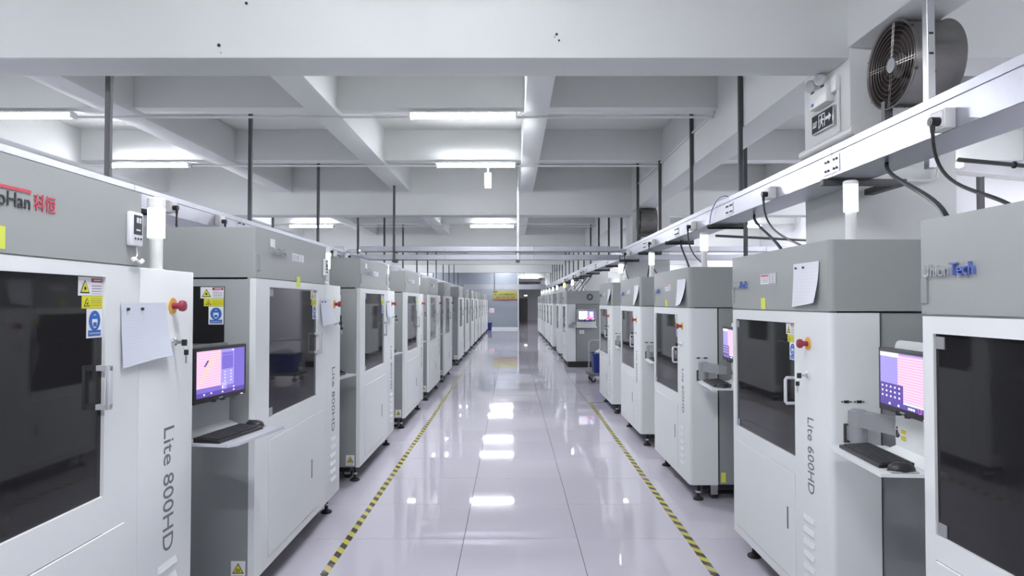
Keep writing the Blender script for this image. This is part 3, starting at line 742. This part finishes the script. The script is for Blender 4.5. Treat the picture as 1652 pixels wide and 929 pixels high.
def note(par, fr, u0, u1, v0, v1, m='note_yellow', name='sticky_note'):
    a = MB(); slab(a, fr, u0, u1, v0, v1, 0, .0015, m); a.build(name, par)
note(lefts[0], on_front(-.004), 1.75-yc, 1.829-yc, 1.812, 1.875)
note(lefts[1], on_front(.0), -.21, -.14, 1.765, 1.832)
note(lefts[1], on_front(-.003), -.672, -.60, 1.985, 2.035, 'sticker_white', 'blank_label')
note(lefts[2], on_front(-.003), -.672, -.60, 1.985, 2.035, 'sticker_white', 'blank_label')
kill(P8)

# ------------------------------------------------------------------ the 600HD cabinet
W6, D6, H6W, H6T = 0.69, 1.2, 1.615, 1.96
def make_600(console=True):
    r = empty('printer_cabinet', (0, 0, 0))
    MB().box(-D6, -.25, -W6+.012, W6-.012, .15, H6W, 'body_grey', bev=.006).build('body', r)
    MB().box(-.255, -.232, -W6+.02, W6-.02, .16, H6W-.004, 'black_plastic').build('seam_gasket', r)
    y0, y1, z0, z1 = -.61, .302, .855, 1.555; py0, py1, pz0, pz1 = -.61, .33, .20, .768; R = .03
    f = MB()
    f.prism(corner_poly(-.235, 0, y1, W6, R, 1), 'white_paint', .15, H6W)
    f.prism(corner_poly(-.235, 0, -W6, y0, R, -1), 'white_paint', .15, H6W)
    f.box(-.235, 0, y0, y1, z1, H6W, 'white_paint'); f.box(-.235, 0, y0, y1, pz1, z0, 'white_paint'); f.box(-.235, 0, y0, y1, .15, pz0, 'white_paint'); f.box(-.235, -.04, y0, y1, pz0, pz1, 'white_paint'); f.box(-.235, -.04, y0, y1, z0, z1, 'black_plastic')
    f.build('front_frame', r)
    d = MB(); d.box(-.03, .003, py0+.003, y1-.003, pz0+.003, pz1-.003, 'white_paint', bev=.0025, seg=1); dd = d.build('access_panel', r)
    MB().box(.003, .0055, .20, .217, .45, .568, 'text_grey', bev=.001, seg=1).build('slot_handle', dd)
    gl = MB().box(-.03, -.010, y0, y1, z0, z1, 'dark_glass').build('window_pane', r)
    for zz in (z0, z1-.055): MB().box(-.010, -.005, y0+.004, y0+.05, zz+.002, zz+.045, 'arm_grey', bev=.001, seg=1).build('hinge', gl)
    h = MB(); h.tube([(-.01, y1-.03, 1.13), (.03, y1-.03, 1.13), (.036, y1-.03, 1.14), (.036, y1-.03, 1.255), (.03, y1-.03, 1.265), (-.01, y1-.03, 1.265)], .009, 'acrylic', 8); h.build('door_handle', gl)
    t = MB(); t.prism(corner_poly(-D6, -.004, 0, W6-.004, .028, 1), 'grey_paint', H6W+.008, H6T); t.prism(corner_poly(-D6, -.004, -W6+.004, 0, .01, -1), 'grey_paint', H6W+.008, H6T); tb = t.build('top_box', r)
    MB().box(-.05, -.012, -W6+.02, W6-.03, H6W-.006, H6W+.010, 'grey_paint').build('joint_strip', r)
    MB().box(-.006, .002, -.675, -.64, 1.66, 1.75, 'body_grey', bev=.0015, seg=1).build('latch_plate', tb)
    tower(-.16, .585, H6T-.006, 2.105, 2.235, 2.255, r)
    estop(.465, 1.458, r); keylock(.475, 1.30, r)
    a = MB(); a.text('Lite 600HD', .095, 'text_grey', (0.0, .452, 1.095), (0, 0, -1), (0, 1, 0), ext=.0012, width=.375); a.build('model_lettering', r)
    louvres(r, .40, .52, [.58-.06*i for i in range(6)])
    warn_labels(on_front(-.010), y1-.002, z1-.003, r, .95)
    union_logo(r, (-.003, -.655, 1.755), .062)
    MB().box(-D6+.1, -.14, -W6+.13, W6-.13, .075, .152, 'rubber').build('base_frame', r)  # black under-frame as one solid box, added to darken the gap below too
    feet(r, (-.10, -D6+.1), (-W6+.11, W6-.11)); caster(r, -.24, -W6+.15); caster(r, -.24, W6-.15); caster(r, -D6+.2, W6-.2)
    # ports on the white flank
    pr = MB()
    for q in (.075, .135):
        pr.box(-q-.012, -q+.012, W6, W6+.004, 1.195, 1.207, 'black_plastic', bev=.001, seg=1)
        for e in (-.02, .02): pr.cyl((-q+e, W6, 1.201), (-q+e, W6+.003, 1.201), .0035, 'black_plastic', 8)
    pr.build('port_sockets', r)
    if console:
        m = MB(); m.box(-.13, -.06, W6-.002, W6+.006, 1.012, 1.10, 'dark_steel', bev=.002, seg=1); m.lathe([(0, 1.02), (.036, 1.02), (.038, 1.03), (.038, 1.095), (.032, 1.10)], (-.105, W6+.05, 0), (0, 0, 1), 'arm_grey', 18)
        m.box(-.14, -.07, W6+.006, W6+.05, 1.025, 1.095, 'arm_grey', bev=.006); ca = m.build('console_arm', r)
        n = MB(); n.prism([(-.072, W6+.02), (-.142, W6+.02), (-.215, W6+.30), (-.150, W6+.30)], 'arm_grey', 1.098, 1.165); n.lathe([(.037, 1.09), (.037, 1.165), (.03, 1.172), (0, 1.172)], (-.105, W6+.05, 0), (0, 0, 1), 'arm_grey', 18); n.build('swing_link', ca)
        X = con_frame((-.065, 1.155), math.radians(-4))
        shelf_plate(r, X, 1.03, -.085, .175, -.32, .185, -.07, -.19, .185, 1.505, 'white_paint')
        b = MB(); b.xf = X; fr = lambda u, v, d_: (-.064+d_, u, v)
        rect(b, fr, -.19, -.10, 1.085, 1.145, .001, 'sticker_white'); disc(b, fr, -.177, 1.136, .007, .007, .0016, 'print_black', 10); rect(b, fr, -.186, -.168, 1.095, 1.127, .0016, 'print_black'); b.poly([fr(-.168, 1.095, .0016), fr(-.15, 1.106, .0016), fr(-.165, 1.122, .0016)], 'print_black')
        rect(b, fr, -.143, -.104, 1.118, 1.136, .0016, 'print_lines_yellow'); rect(b, fr, -.143, -.104, 1.092, 1.110, .0016, 'print_lines_yellow'); b.build('instruction_sticker', r)
        monitor(r, X, 1.215, 1.475, .197, 'icons')
    return r
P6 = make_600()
KB6 = Matrix.Translation((-.065, 1.155, 1.031)) @ Matrix.Rotation(math.radians(-4), 4, 'Z')
right_list = [  # (far Y, front X)
    (2.41, 1.48), (4.48, 1.485), (6.90, 1.475), (9.02, 1.475), (11.25, 1.48)]
rnames = ['grey-topped printer cabinet with large chrome and blue letters, before the fan column',
          'grey-topped printer cabinet beside the fan column, flat sheet and yellow note on top box',
          'grey-topped white printer cabinet just past the fan column, curled sheet above a yellow scrap',
          'grey-topped white printer cabinet, second past the fan column on the tray side',
          'grey-topped white printer cabinet next to the blue trolley, with a curled sheet on top']
rights = []
for i, (fy, fx) in enumerate(right_list):
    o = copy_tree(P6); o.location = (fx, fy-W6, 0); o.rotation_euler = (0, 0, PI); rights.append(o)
    tag(o, rnames[i], 'machine', 'printer cabinets under the galvanised tray')
    sh = .115 if i > 1 else 0.0
    W = Matrix.Translation(o.location+Vector((sh, 0, 0))) @ Matrix.Rotation(PI, 4, 'Z') @ KB6
    for ch in o.children:
        if ch.name.split('.')[0] in ('monitor', 'keyboard_shelf', 'console_plate', 'instruction_sticker'): ch.location.x -= sh
    if i == 0:
        for ch in list(o.children):
            if ch.name.startswith('signal_tower'):
                ch.name = 'signal_tower_offscreen'
                for g in ch.children:
                    if g.name.startswith('lamp_lens'): g.name = 'lamp_lens_offscreen'
        for ch in list(o.children):
            if ch.name.split('.')[0] in ('monitor', 'keyboard_shelf', 'console_plate', 'console_arm', 'instruction_sticker'): kill(ch)
    else:
        wh = ['', 'the cabinet beside the fan column', 'the cabinet just past the fan column', 'the second cabinet past the fan column', 'the cabinet by the blue trolley'][i]
        keyboard_at(W @ Matrix.Translation((.075, -.08, 0)), 'black keyboard on the white shelf of '+wh)
        mouse_at(W @ Matrix.Translation((.08, .145, 0)), 'black mouse on the white shelf of '+wh)
    if i > 0:
        st = MB(); fr = on_front(-.003); slab(st, fr, -.175, .065, 1.765, 1.835, 0, .0012, 'print_grey'); rect(st, fr, -.165, -.04, 1.772, 1.826, .0018, 'sticker_white'); rect(st, fr, -.16, -.045, 1.815, 1.824, .0024, 'text_red'); rect(st, fr, -.15, -.05, 1.776, 1.811, .0024, 'print_lines'); rect(st, fr, -.025, .01, 1.775, 1.828, .0018, 'print_lines'); rect(st, fr, .022, .055, 1.775, 1.828, .0018, 'print_lines'); st.build('asset_sticker', o)
    if i in (1, 2): note(o, on_front(-.003), -.165, -.095, 1.624, 1.69)
    if i in (1, 2, 3, 4):
        y_top = fy-W6-(.30 if i < 3 else .34)
        paper('paper_sheet', (fx+.003, y_top, 1.865), (0, -1, 0), (0, 0, -1), (-1, 0, 0), .29, .225 if i == 1 else .235, (.03, .05, .05, .06)[i-1], 'plain_paper',
              ['', 'white sheet taped on the top box of the cabinet beside the fan column', 'curled white sheet on the top box just past the fan column', 'curled white sheet on the second top box past the fan column', 'curled white sheet on the top box by the blue trolley'][i], pins=(i == 1))
a = MB(); a.box(-.30, -.262, W6-.012, W6-.006, .17, .25, 'note_yellow', bev=.001, seg=1); a.build('yellow_scrap', rights[2])
# farther, flush row of the same cabinets
far_r = [18.90, 21.00, 24.20, 26.50, 28.80, 31.20, 33.60, 36.00]
for i, fy in enumerate(far_r):
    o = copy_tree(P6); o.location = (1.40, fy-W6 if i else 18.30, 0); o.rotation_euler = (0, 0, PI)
    wd = 0.95/W6 if i == 0 else 1.0
    if i == 0: lb = 'printer cabinet behind the blue trolley, round port and lit screen on its flank'
    elif i == 1: lb = 'white printer cabinet with the amber signal lamp on top'
    else: lb = 'white printer cabinet, %s past the one with the amber signal lamp' % ['', '', 'first', 'second', 'third', 'fourth', 'fifth', 'sixth'][i]
    tag(o, lb, 'machine', 'printer cabinets in the far row under the tray')
    for ch in list(o.children):
        nm = ch.name.split('.')[0]
        if nm in ('monitor', 'keyboard_shelf', 'console_plate', 'console_arm', 'instruction_sticker', 'port_sockets', 'caster', 'emergency_stop'): kill(ch); continue
        if i == 1 and nm == 'signal_tower':
            for g in ch.children:
                if g.name.startswith('lamp_lens'): g.data = g.data.copy(); g.data.materials[0] = M['tower_amber']
    if i == 0: o.location = (1.40, 17.0+W6, 0)
    if i == 0:
        MB().ring((-.60, W6+.004-.004, 1.80), (0, 1, 0), .065, .018, 'dark_steel', 24, 6).build('round_port', o)
        X = con_frame((-.50, W6+.11), PI/2)
        shelf_plate(o, X, 1.03, -.085, .12, -.25, .25, -.07, -.25, .25, 1.49, 'white_paint'); monitor(o, X, 1.18, 1.46, .22, 'chart')
        MB().box(-.19, -.05, W6-.005, W6+.06, 1.02, 1.10, 'arm_grey', bev=.008).box(-.25, -.13, W6+.02, W6+.06, 1.09, 1.16, 'arm_grey', bev=.008).build('console_arm', o)
        fr = on_right(W6-.012); b = MB(); slab(b, fr, .33, .45, .86, .95, 0, .0015, 'sticker_white'); rect(b, fr, .345, .435, .875, .935, .002, 'print_lines'); b.build('flank_sticker', o)
        for q in range(5): MB().box(-.75, -.35, W6-.014, W6-.004, .38+q*.06, .40+q*.06, 'body_grey', bev=.002, seg=1).build('vent_slat', o)
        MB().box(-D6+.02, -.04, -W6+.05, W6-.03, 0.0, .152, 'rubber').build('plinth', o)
kill(P6)

# ------------------------------------------------------------------ sockets and power cables
gs = 'sockets on the galvanised tray by the columns'
ends = [(2.95, (1.66, 2.15, 1.955)), (4.93, (1.92, 4.15, 1.955)), (7.05, (1.95, 6.5, 1.955)), (9.05, (1.95, 8.7, 1.955)), (11.0, (1.95, 10.9, 1.955)), (18.0, (1.95, 17.6, 1.955)), (20.3, (1.95, 19.9, 1.955)), (23.5, (1.95, 23.0, 1.955))]
whc = ['the cabinet with chrome and blue letters', 'the cabinet beside the fan column', 'the cabinet just past the fan column', 'the second cabinet past the fan column', 'the cabinet by the blue trolley', 'the cabinet with the round port', 'the cabinet with the amber lamp', 'the first cabinet past the amber lamp']
for (y, e), wname in zip(ends, whc):
    c = socket(TX0, y, 2.478, -1, 'white socket box on the galvanised tray above '+wname, 'socket', e, sag=.30); c and tag(c, 'black plugged cord from the tray socket down to '+wname, 'cable')
    c2 = None
for y in (5.27, 6.16, 9.84, 10.9, 12.75):
    c = socket(-2.75, y, 2.425, 1, 'white socket box with black plug on the tray above the red-lettered row', 'sockets on the tray above the red-lettered row', (-2.3, y-.3, 2.07) if y not in (5.27, 10.9) else (-2.3, y-.7, 2.07), sag=.2)
    tag(c, 'black plugged cord from the tray down to the red-lettered row', 'cable', 'cords over the red-lettered row')
def thick(p0, p1, label, bow=.10, r=.011):
    P0 = Vector(p0); a = [p-P0 for p in bez(p0, Vector(p0)+Vector((-.03, 0, -bow)), Vector(p1)+Vector((.03, .08, bow*1.2)), p1)]
    o = MB().tube(a, r, 'black_plastic', 8).build('supply_cable'); o.location = P0; tag(o, label, 'cable')
thick((2.06, 3.62, 2.435), (1.545, 2.34, 1.955), 'thick black cable from the tray to the cabinet with chrome and blue letters')
thick((2.13, 5.80, 2.435), (1.78, 4.32, 1.955), 'thick black cable from the tray to the cabinet beside the fan column')
thick((2.10, 8.2, 2.435), (1.80, 6.7, 1.955), 'thick black cable from the tray to the cabinet just past the fan column')
thick((2.10, 9.9, 2.435), (1.80, 8.8, 1.955), 'thick black cable from the tray to the second cabinet past the fan column', r=.010)
thick((2.10, 12.1, 2.435), (1.80, 11.05, 1.955), 'thick black cable from the tray to the cabinet by the blue trolley', r=.010)
for k in range(6):
    y = 17.3+1.3*k
    P0 = (2.15, y+.5, 2.435); a = MB().tube([Vector(p)-Vector(P0) for p in bez(P0, (2.15, y+.5, 2.3), (1.84+.06*(k % 2), y+.1, 2.1), (1.80, y, 1.955))], .012, 'black_plastic', 6).build('supply_cable')
    a.location = P0; tag(a, 'thin black cord hanging from the tray to the far row beyond the trolley', 'cable', 'cords to the far row')
o = MB().tube(bez((.04, -.43, .182), (-.067, -.45, .242), (-.017, -.03, .142), (-.002, .05, .002)), .004, 'blue', 6).build('blue_cable'); o.location = (1.947, 6.45, 2.438); tag(o, 'thin blue wire looped over the galvanised tray', 'cable')
o = MB().add([(2.0, 6.2, TZ1), (2.0, 4.95, TZ1), (2.235, 4.95, TZ1+.075), (2.235, 6.2, TZ1+.075), (2.0, 6.2, TZ1+.005), (2.0, 4.95, TZ1+.005), (2.235, 4.95, TZ1+.08), (2.235, 6.2, TZ1+.08)], [(0,1,2,3),(4,7,6,5),(0,4,5,1),(1,5,6,2),(2,6,7,3),(3,7,4,0)], 'cover_sheet').build('tray_cover'); tag(o, 'loose grey-green sheet lying tilted on the galvanised tray past the column', 'sheet')

# ------------------------------------------------------------------ fans
def fan(y, label):
    cx, cz, R, L = 2.345, 3.135, .262, .30
    r = empty('wall_fan', (cx, y, cz-R)); tag(r, label, 'fan', 'round fans on the columns')
    c = (0, 0, R); ax = (1, 0, 0)
    MB().lathe([(R-.004, .004), (R+.003, 0), (R+.008, .002), (R+.008, .008), (R-.006, .022), (R-.006, L-.03), (R+.010, L-.006), (R+.010, L), (R-.016, L-.01), (R-.014, .02), (R-.004, .004)], c, ax, 'fan_steel', 44).build('housing', r)
    g = MB()
    for q in range(1, 8): g.ring((.012, 0, R), ax, .035+q*.0285, .0016, 'fan_steel', 36, 4)
    for t in (0, PI/2, PI, 3*PI/2):
        for e in (-.008, .008):
            a = Vector((0, math.cos(t+.12), math.sin(t+.12))); b = Vector((0, -a.z, a.y))
            g.tube([Vector((.010, 0, R))+a*.05+b*e, Vector((.010, 0, R))+a*(R+.004)+b*e], .0018, 'fan_steel', 5)
    g.build('guard_grille', r)
    MB().lathe([(R-.006, .006), (R-.018, .022), (R-.0185, L-.012)], c, ax, 'fan_dark', 40).build('lining', r)
    MB().cyl((.006, 0, R), (.016, 0, R), .045, 'arm_grey', 20).build('badge', r)
    h = MB(); h.cyl((.06, 0, R), (.17, 0, R), .075, 'fan_dark', 20); h.build('hub', r)
    for k in range(6):
        t = 2*PI*k/6; a = Vector((0, math.cos(t), math.sin(t))); b = Vector((0, -math.sin(t), math.cos(t)))
        o0 = Vector((.115, 0, R)); vs = []
        for (rr, wd, tw) in ((.07, .05, .045), (.15, .095, .035), (.232, .125, .022)):
            for sg in (-1, 1):
                vs.append(o0+a*rr+b*wd*sg+Vector((tw*sg, 0, 0)))
        vs2 = vs+[v+Vector((.003, 0, 0)) for v in vs]
        bl = MB(); bl.add(vs2, [(0,1,3,2),(2,3,5,4),(6,8,9,7),(8,10,11,9),(0,2,8,6),(2,4,10,8),(1,7,9,3),(3,9,11,5),(4,5,11,10),(0,6,7,1)], 'fan_dark'); bl.build('blade', r)
    m = MB(); m.cyl((.17, 0, R), (L-.03, 0, R), .085, 'fan_dark', 20)
    for t in (0, PI/2, PI, 3*PI/2): m.tube([Vector((L-.05, 0, R))+Vector((0, math.cos(t), math.sin(t)))*.08, Vector((L-.05, 0, R))+Vector((0, math.cos(t), math.sin(t)))*(R-.03)], .01, 'fan_dark', 6)
    m.build('motor', r)
    for t in range(6):
        a = Vector((0, math.cos(t*PI/3+.4), math.sin(t*PI/3+.4))); p = Vector((.008, 0, R))+a*(R+.006); MB().cyl(p-Vector((.006, 0, 0)), p+Vector((.01, 0, 0)), .009, 'black_plastic', 8).build('grille_clip', r)
    b = MB(); b.box(.0, .05, .06, .10, -.25, .06, 'dark_steel'); b.box(.23, .28, .06, .10, -.10, .03, 'dark_steel'); b.box(.0, .28, .06, .46 if y < 6 else .46, -.10, -.07, 'dark_steel'); b.build('mount_bracket', r)
fan(4.08, 'large round metal fan on the column carrying the running-man sign')
fan(4.08+BAY, 'round metal fan on the farther column past the crossing trays')
o = MB().box(2.20, 2.62, 3.55, 3.60, 3.378, 3.402, 'dark_steel').build('fan_rail'); tag(o, 'dark steel rail under the deep beam above the large fan', 'rail')

# ------------------------------------------------------------------ column fittings: emergency light, exit sign, pipes
e = empty('emergency_light', (2.30, 4.825, 3.10)); tag(e, 'white twin-spot emergency light on the fan column', 'emergency light')
MB().box(-.06, 0, -.135, .135, 0, .12, 'pvc', bev=.008).build('housing', e)
for (yy, zz) in ((.135, .185), (-.02, .187)):
    MB().box(-.05, -.03, yy-.022, yy-.004, .10, zz-.03, 'dark_steel').build('neck', e)
    AX = Vector((.80, .58, .12)).normalized(); hc = Vector((-.06, yy-.02, zz)); hd = MB().lathe([(0, .045), (.03, .04), (.046, .012), (.046, 0)], hc, AX, 'pvc', 20).build('spot_head', e)
    l = MB(); l.lathe([(.045, .001), (.04, -.004), (.025, -.009), (0, -.010)], hc, AX, 'acrylic', 20)
    for q in (.015, .032): l.ring(hc-AX*.009, AX, q, .0025, 'pvc', 18, 4)
    l.build('lens', hd)
MB().box(-.062, -.06, .06, .10, .02, .04, 'blue').build('status_label', e)
s = empty('exit_sign', (2.30, 4.825, 2.925)); s.scale = (1, .9, .9); tag(s, 'dark running-man exit sign with white arrow on the fan column', 'sign')
MB().box(-.028, 0, -.185, .185, 0, .155, 'steel', bev=.003).build('frame', s)
p = MB(); p.box(-.0295, -.028, -.178, .178, .007, .148, 'sign_black'); p.build('sign_face', s)
ic = MB(); fr = lambda u, v, d: (-.0295-d, -u, v)   # u to the right seen from the aisle = -y
pts = lambda L: [fr(u, v, .0012) for (u, v) in L]
ic.poly(pts([(-.16, .05), (-.095, .05), (-.095, .06), (-.16, .06)]), 'sticker_white')
ic.text('EXIT', .05, 'sticker_white', fr(-.158, .062, .0005), (0, -1, 0), (0, 0, 1), ext=.0012, width=.075)
for (a0, a1, b0, b1) in ((-.055, -.045, .022, .135), (.045, .055, .022, .135), (-.055, .055, .125, .135)): rect(ic, fr, a0, a1, b0, b1, .0012, 'sticker_white')
disc(ic, fr, .004, .112, .010, .010, .0016, 'sticker_white', 12)
ic.poly(pts([(-.018, .062), (.010, .060), (.016, .098), (-.006, .102)]), 'sticker_white')
ic.poly(pts([(-.018, .064), (-.002, .062), (-.022, .036), (-.042, .026), (-.046, .034), (-.028, .044)]), 'sticker_white')
ic.poly(pts([(-.002, .062), (.011, .062), (.026, .046), (.022, .024), (.012, .024), (.015, .042)]), 'sticker_white')
ic.poly(pts([(-.006, .1), (-.03, .092), (-.036, .07), (-.028, .068), (-.022, .084), (-.006, .088)]), 'sticker_white')
ic.poly(pts([(.013, .098), (.03, .084), (.044, .088), (.044, .08), (.028, .074), (.012, .086)]), 'sticker_white')
rect(ic, fr, .062, .125, .066, .092, .0012, 'sticker_white'); ic.poly(pts([(.12, .044), (.162, .079), (.12, .114)]), 'sticker_white')
ic.build('pictogram', s)
b = MB().box(2.265, 2.30, 4.60, 4.68, 3.15, 3.26, 'pvc', bev=.006).build('switch_box'); tag(b, 'small white socket box beside the emergency light', 'socket')
b = MB().tube([(2.288, 4.61, 3.15), (2.288, 4.61, 2.86)], .012, 'pvc').build('column_conduit'); tag(b, 'thin white conduit running down from the small socket box', 'conduit')
b = MB().lathe([(0, 0), (.024, .001), (.033, .012), (.035, .05), (.035, .80), (.033, .81), (0, .812)], (2.262, 5.14, 2.80), (0, -1, 0), 'pvc', 16).build('white_pipe'); tag(b, 'short thick white pipe fixed under the running-man sign', 'pipe')
b = MB().tube([(2.42, 4.455, 4.2), (2.42, 4.455, 3.46), (2.425, 4.455, 3.445), (2.44, 4.455, 3.44), (2.52, 4.455, 3.44)], .02, 'pvc', 10).build('wall_conduit'); tag(b, 'bent white conduit on the column above the large fan', 'conduit')
b = MB().tube([(2.53, 4.455, 4.2), (2.53, 4.455, 3.40)], .018, 'arm_grey', 10).build('grey_conduit'); tag(b, 'straight grey conduit on the column above the large fan', 'conduit')
for (X, Z) in ((2.315, 3.58), (2.318, 3.495)):
    b = MB().cyl((X, 4.44, Z), (X, 4.50, Z), .018, 'black_plastic' if Z > 3.5 else 'steel', 10).cyl((X-.01, 4.45, Z-.03), (X-.01, 4.49, Z-.03), .01, 'dark_steel', 8).build('wall_anchor'); tag(b, ('black' if Z > 3.5 else 'steel')+' anchor bolt in the column above the large fan', 'bolt')
b = MB().tube([(2.9, 4.44, 2.75), (2.86, 4.44, 2.50), (2.82, 4.44, 2.485), (2.3, 4.44, 2.495)], .010, 'pvc', 8).build('bent_conduit'); tag(b, 'thin bent white conduit across the column below the tray', 'conduit')
# pipes seen past the column
b = MB().tube([(3.56, 5.25, 2.80), (7.8, 6.67, 2.80)], .018, 'black_plastic', 10).build('black_pipe'); tag(b, 'black pipe running to the side wall behind the fan column', 'pipe')
for t in (.18,):
    MB().ring((3.56+1.64*.36, 5.25+.55*.36, 2.80), (1.64, .55, 0), .022, .008, 'rubber', 16, 6).build('clip', b)
b = MB().tube([(3.56, 5.28, 2.70), (7.8, 6.70, 2.66)], .016, 'pvc', 10).build('white_pipe'); tag(b, 'long white pipe running below the black pipe behind the fan column', 'pipe')
b = MB().box(3.80, 3.84, 5.36, 5.40, 1.2, 2.70, 'dark_steel').build('pipe_post'); tag(b, 'dark steel post under the pair of pipes behind the fan column', 'post')
b = MB().tube([(2.78, 9.0, 2.57), (7.8, 11.16, 2.57)], .018, 'black_plastic', 8).build('black_pipe'); tag(b, 'long black pipe passing under the tray past the fan column', 'pipe')
b = MB().box(2.78, 2.82, 7.9, 7.94, 2.0, SLAB, 'dark_steel').build('ceiling_rod'); tag(b, 'lone dark rod hanging between tray and side wall', 'rod')

# ------------------------------------------------------------------ floor tapes
for (x0, x1, ya, yb, lb) in ((-1.145, -1.165, .8, 15.6, 'yellow and black hazard tape along the red-lettered row'), (1.215, 1.295, .8, 11.05, 'worn yellow and black hazard tape along the tray-side row')):
    L = math.hypot(yb-ya, x1-x0); o = MB().box(-.025, .025, 0, L, 0, .0012, 'hazard_tape').build('floor_tape'); o.location = (x0, ya, .0); o.rotation_euler = (0, 0, -math.atan2(x1-x0, yb-ya)); tag(o, lb, 'tape')
o = MB().box(1.295, 1.62, 11.03, 11.055, 0, .0012, 'rubber').build('floor_tape'); tag(o, 'short dark tape strip closing the worn hazard tape', 'tape')

# ------------------------------------------------------------------ trolley with blue bin
t = empty('hand_trolley', (1.95, 14.0, 0)); tag(t, 'dark grey platform trolley with bent tube handle, carrying the blue bin', 'trolley')
MB().box(-.36, .46, -.30, .30, .14, .20, 'text_grey', bev=.012).build('deck', t)
for (x, y) in ((-.26, -.22), (-.26, .22), (.36, -.22), (.36, .22)):
    wv = MB().cyl((x, y-.018, .055), (x, y+.018, .055), .055, 'rubber', 16).build('wheel', t)
    MB().box(x-.02, x+.02, y-.03, y-.022, .05, .142, 'steel').box(x-.02, x+.02, y+.022, y+.03, .05, .142, 'steel').box(x-.03, x+.03, y-.03, y+.03, .128, .142, 'steel').build('fork', wv)
MB().tube([(-.30, .26, .18), (-.30, .26, .78), (-.28, .26, .83), (-.23, .26, .85), (.32, .26, .85), (.37, .26, .83), (.39, .26, .78), (.39, .26, .18)], .014, 'steel', 10).build('handle', t)
b = empty('blue_bin', (1.97, 13.96, .20)); tag(b, 'dark blue plastic bin standing on the trolley', 'bin')
def tub(x0, x1, y0, y1, h, fl, m, name, par):
    a = MB(); o = []
    ring = lambda e, z: [(x0-e, y0-e, z), (x1+e, y0-e, z), (x1+e, y1+e, z), (x0-e, y1+e, z)]
    rs = [ring(0, 0), ring(fl, h), ring(fl+.014, h), ring(fl+.014, h-.02), ring(fl-.008, h-.02), ring(fl-.008, h-.001), ring(-.012, .02)]
    rs = [ring(0, 0), ring(fl, h-.03), ring(fl+.016, h-.03), ring(fl+.016, h), ring(fl-.008, h), ring(-.012, .02)]
    vs = [p for r_ in rs for p in r_]; fs = [(3, 2, 1, 0)]
    for j in range(len(rs)-1):
        for i in range(4): fs.append((j*4+i, j*4+(i+1) % 4, (j+1)*4+(i+1) % 4, (j+1)*4+i))
    k = (len(rs)-1)*4; fs.append((k, k+1, k+2, k+3)); a.add(vs, fs, m); return a.build(name, par)
tub(-.26, .26, -.2, .2, .40, .03, 'cart_blue', 'tub', b)
MB().box(-.12, .12, -.245, -.228, .22, .30, 'cart_blue', bev=.008).build('handle', b)
n, m_ = 14, 7; vs = []; fs = []
for j in range(m_+1):
    for i in range(n):
        p = 2*PI*i/n; th = PI*j/m_; q = 1+.12*math.sin(3*p+j)+.08*math.cos(5*p+2*j)
        vs.append((.24*math.cos(p)*math.sin(th)*q, .18*math.sin(p)*math.sin(th)*q, .10*math.cos(th)*q))
for j in range(m_):
    for i in range(n): fs.append((j*n+i, j*n+(i+1) % n, (j+1)*n+(i+1) % n, (j+1)*n+i))
o = MB().add(vs, fs, 'plastic_bag').build('plastic_bag'); o.location = (1.97, 13.96, .60); tag(o, 'crumpled white plastic bag in the blue bin on the trolley', 'bag')

# ------------------------------------------------------------------ far end: banner, bin, screen, exit lamp
b = empty('banner', (-.42, 41.16, 2.0)); tag(b, 'yellow banner with a red bottom edge on the grey partition', 'banner')
MB().box(-.77, .77, 0, .02, -.19, .39, 'banner_yellow').build('sheet', b)
MB().box(-.77, .77, -.004, .0, -.19, -.12, 'banner_red').build('red_edge', b)
a = MB(); a.text('3D、SLA打印智能制造中心', .14, 'text_dark', (-.70, -.002, .10), (1, 0, 0), (0, 0, 1), ext=.003, width=1.38); a.text('高效·可靠·创新·共赢', .13, 'text_dark', (-.58, -.002, -.08), (1, 0, 0), (0, 0, 1), ext=.003, width=1.16); a.build('lettering', b)
MB().box(-.74, -.50, -.003, 0, .29, .34, 'text_dark').build('small_mark', b)
o = lefts[13]; y = W8
q = MB().box(.08, .36, y+.30, y+.34, 1.05, 1.32, 'white_paint', bev=.01).build('terminal', o); MB().box(.10, .28, y+.296, y+.30, 1.08, 1.18, 'scr_pink').build('screen', q)
MB().box(-.06, -.02, y-.01, y+.33, 1.12, 1.16, 'steel').box(-.06, .12, y+.31, y+.34, 1.12, 1.16, 'steel').build('terminal_arm', o)
o = empty('waste_bin', (-1.36, 39.5, 0)); tag(o, 'blue waste bin on the floor at the end of the red-lettered row', 'bin'); tub(-.14, .14, -.16, .16, .45, .03, 'cart_blue', 'tub', o)
o = empty('exit_lamp', (1.26, YE, 2.20)); tag(o, 'small lit exit lamp above the grey door', 'lamp'); MB().box(-.17, .17, -.07, 0, 0, .16, 'pvc', bev=.01).build('housing', o); MB().box(-.14, .14, -.075, -.07, .03, .13, 'exit_glow').build('face', o)
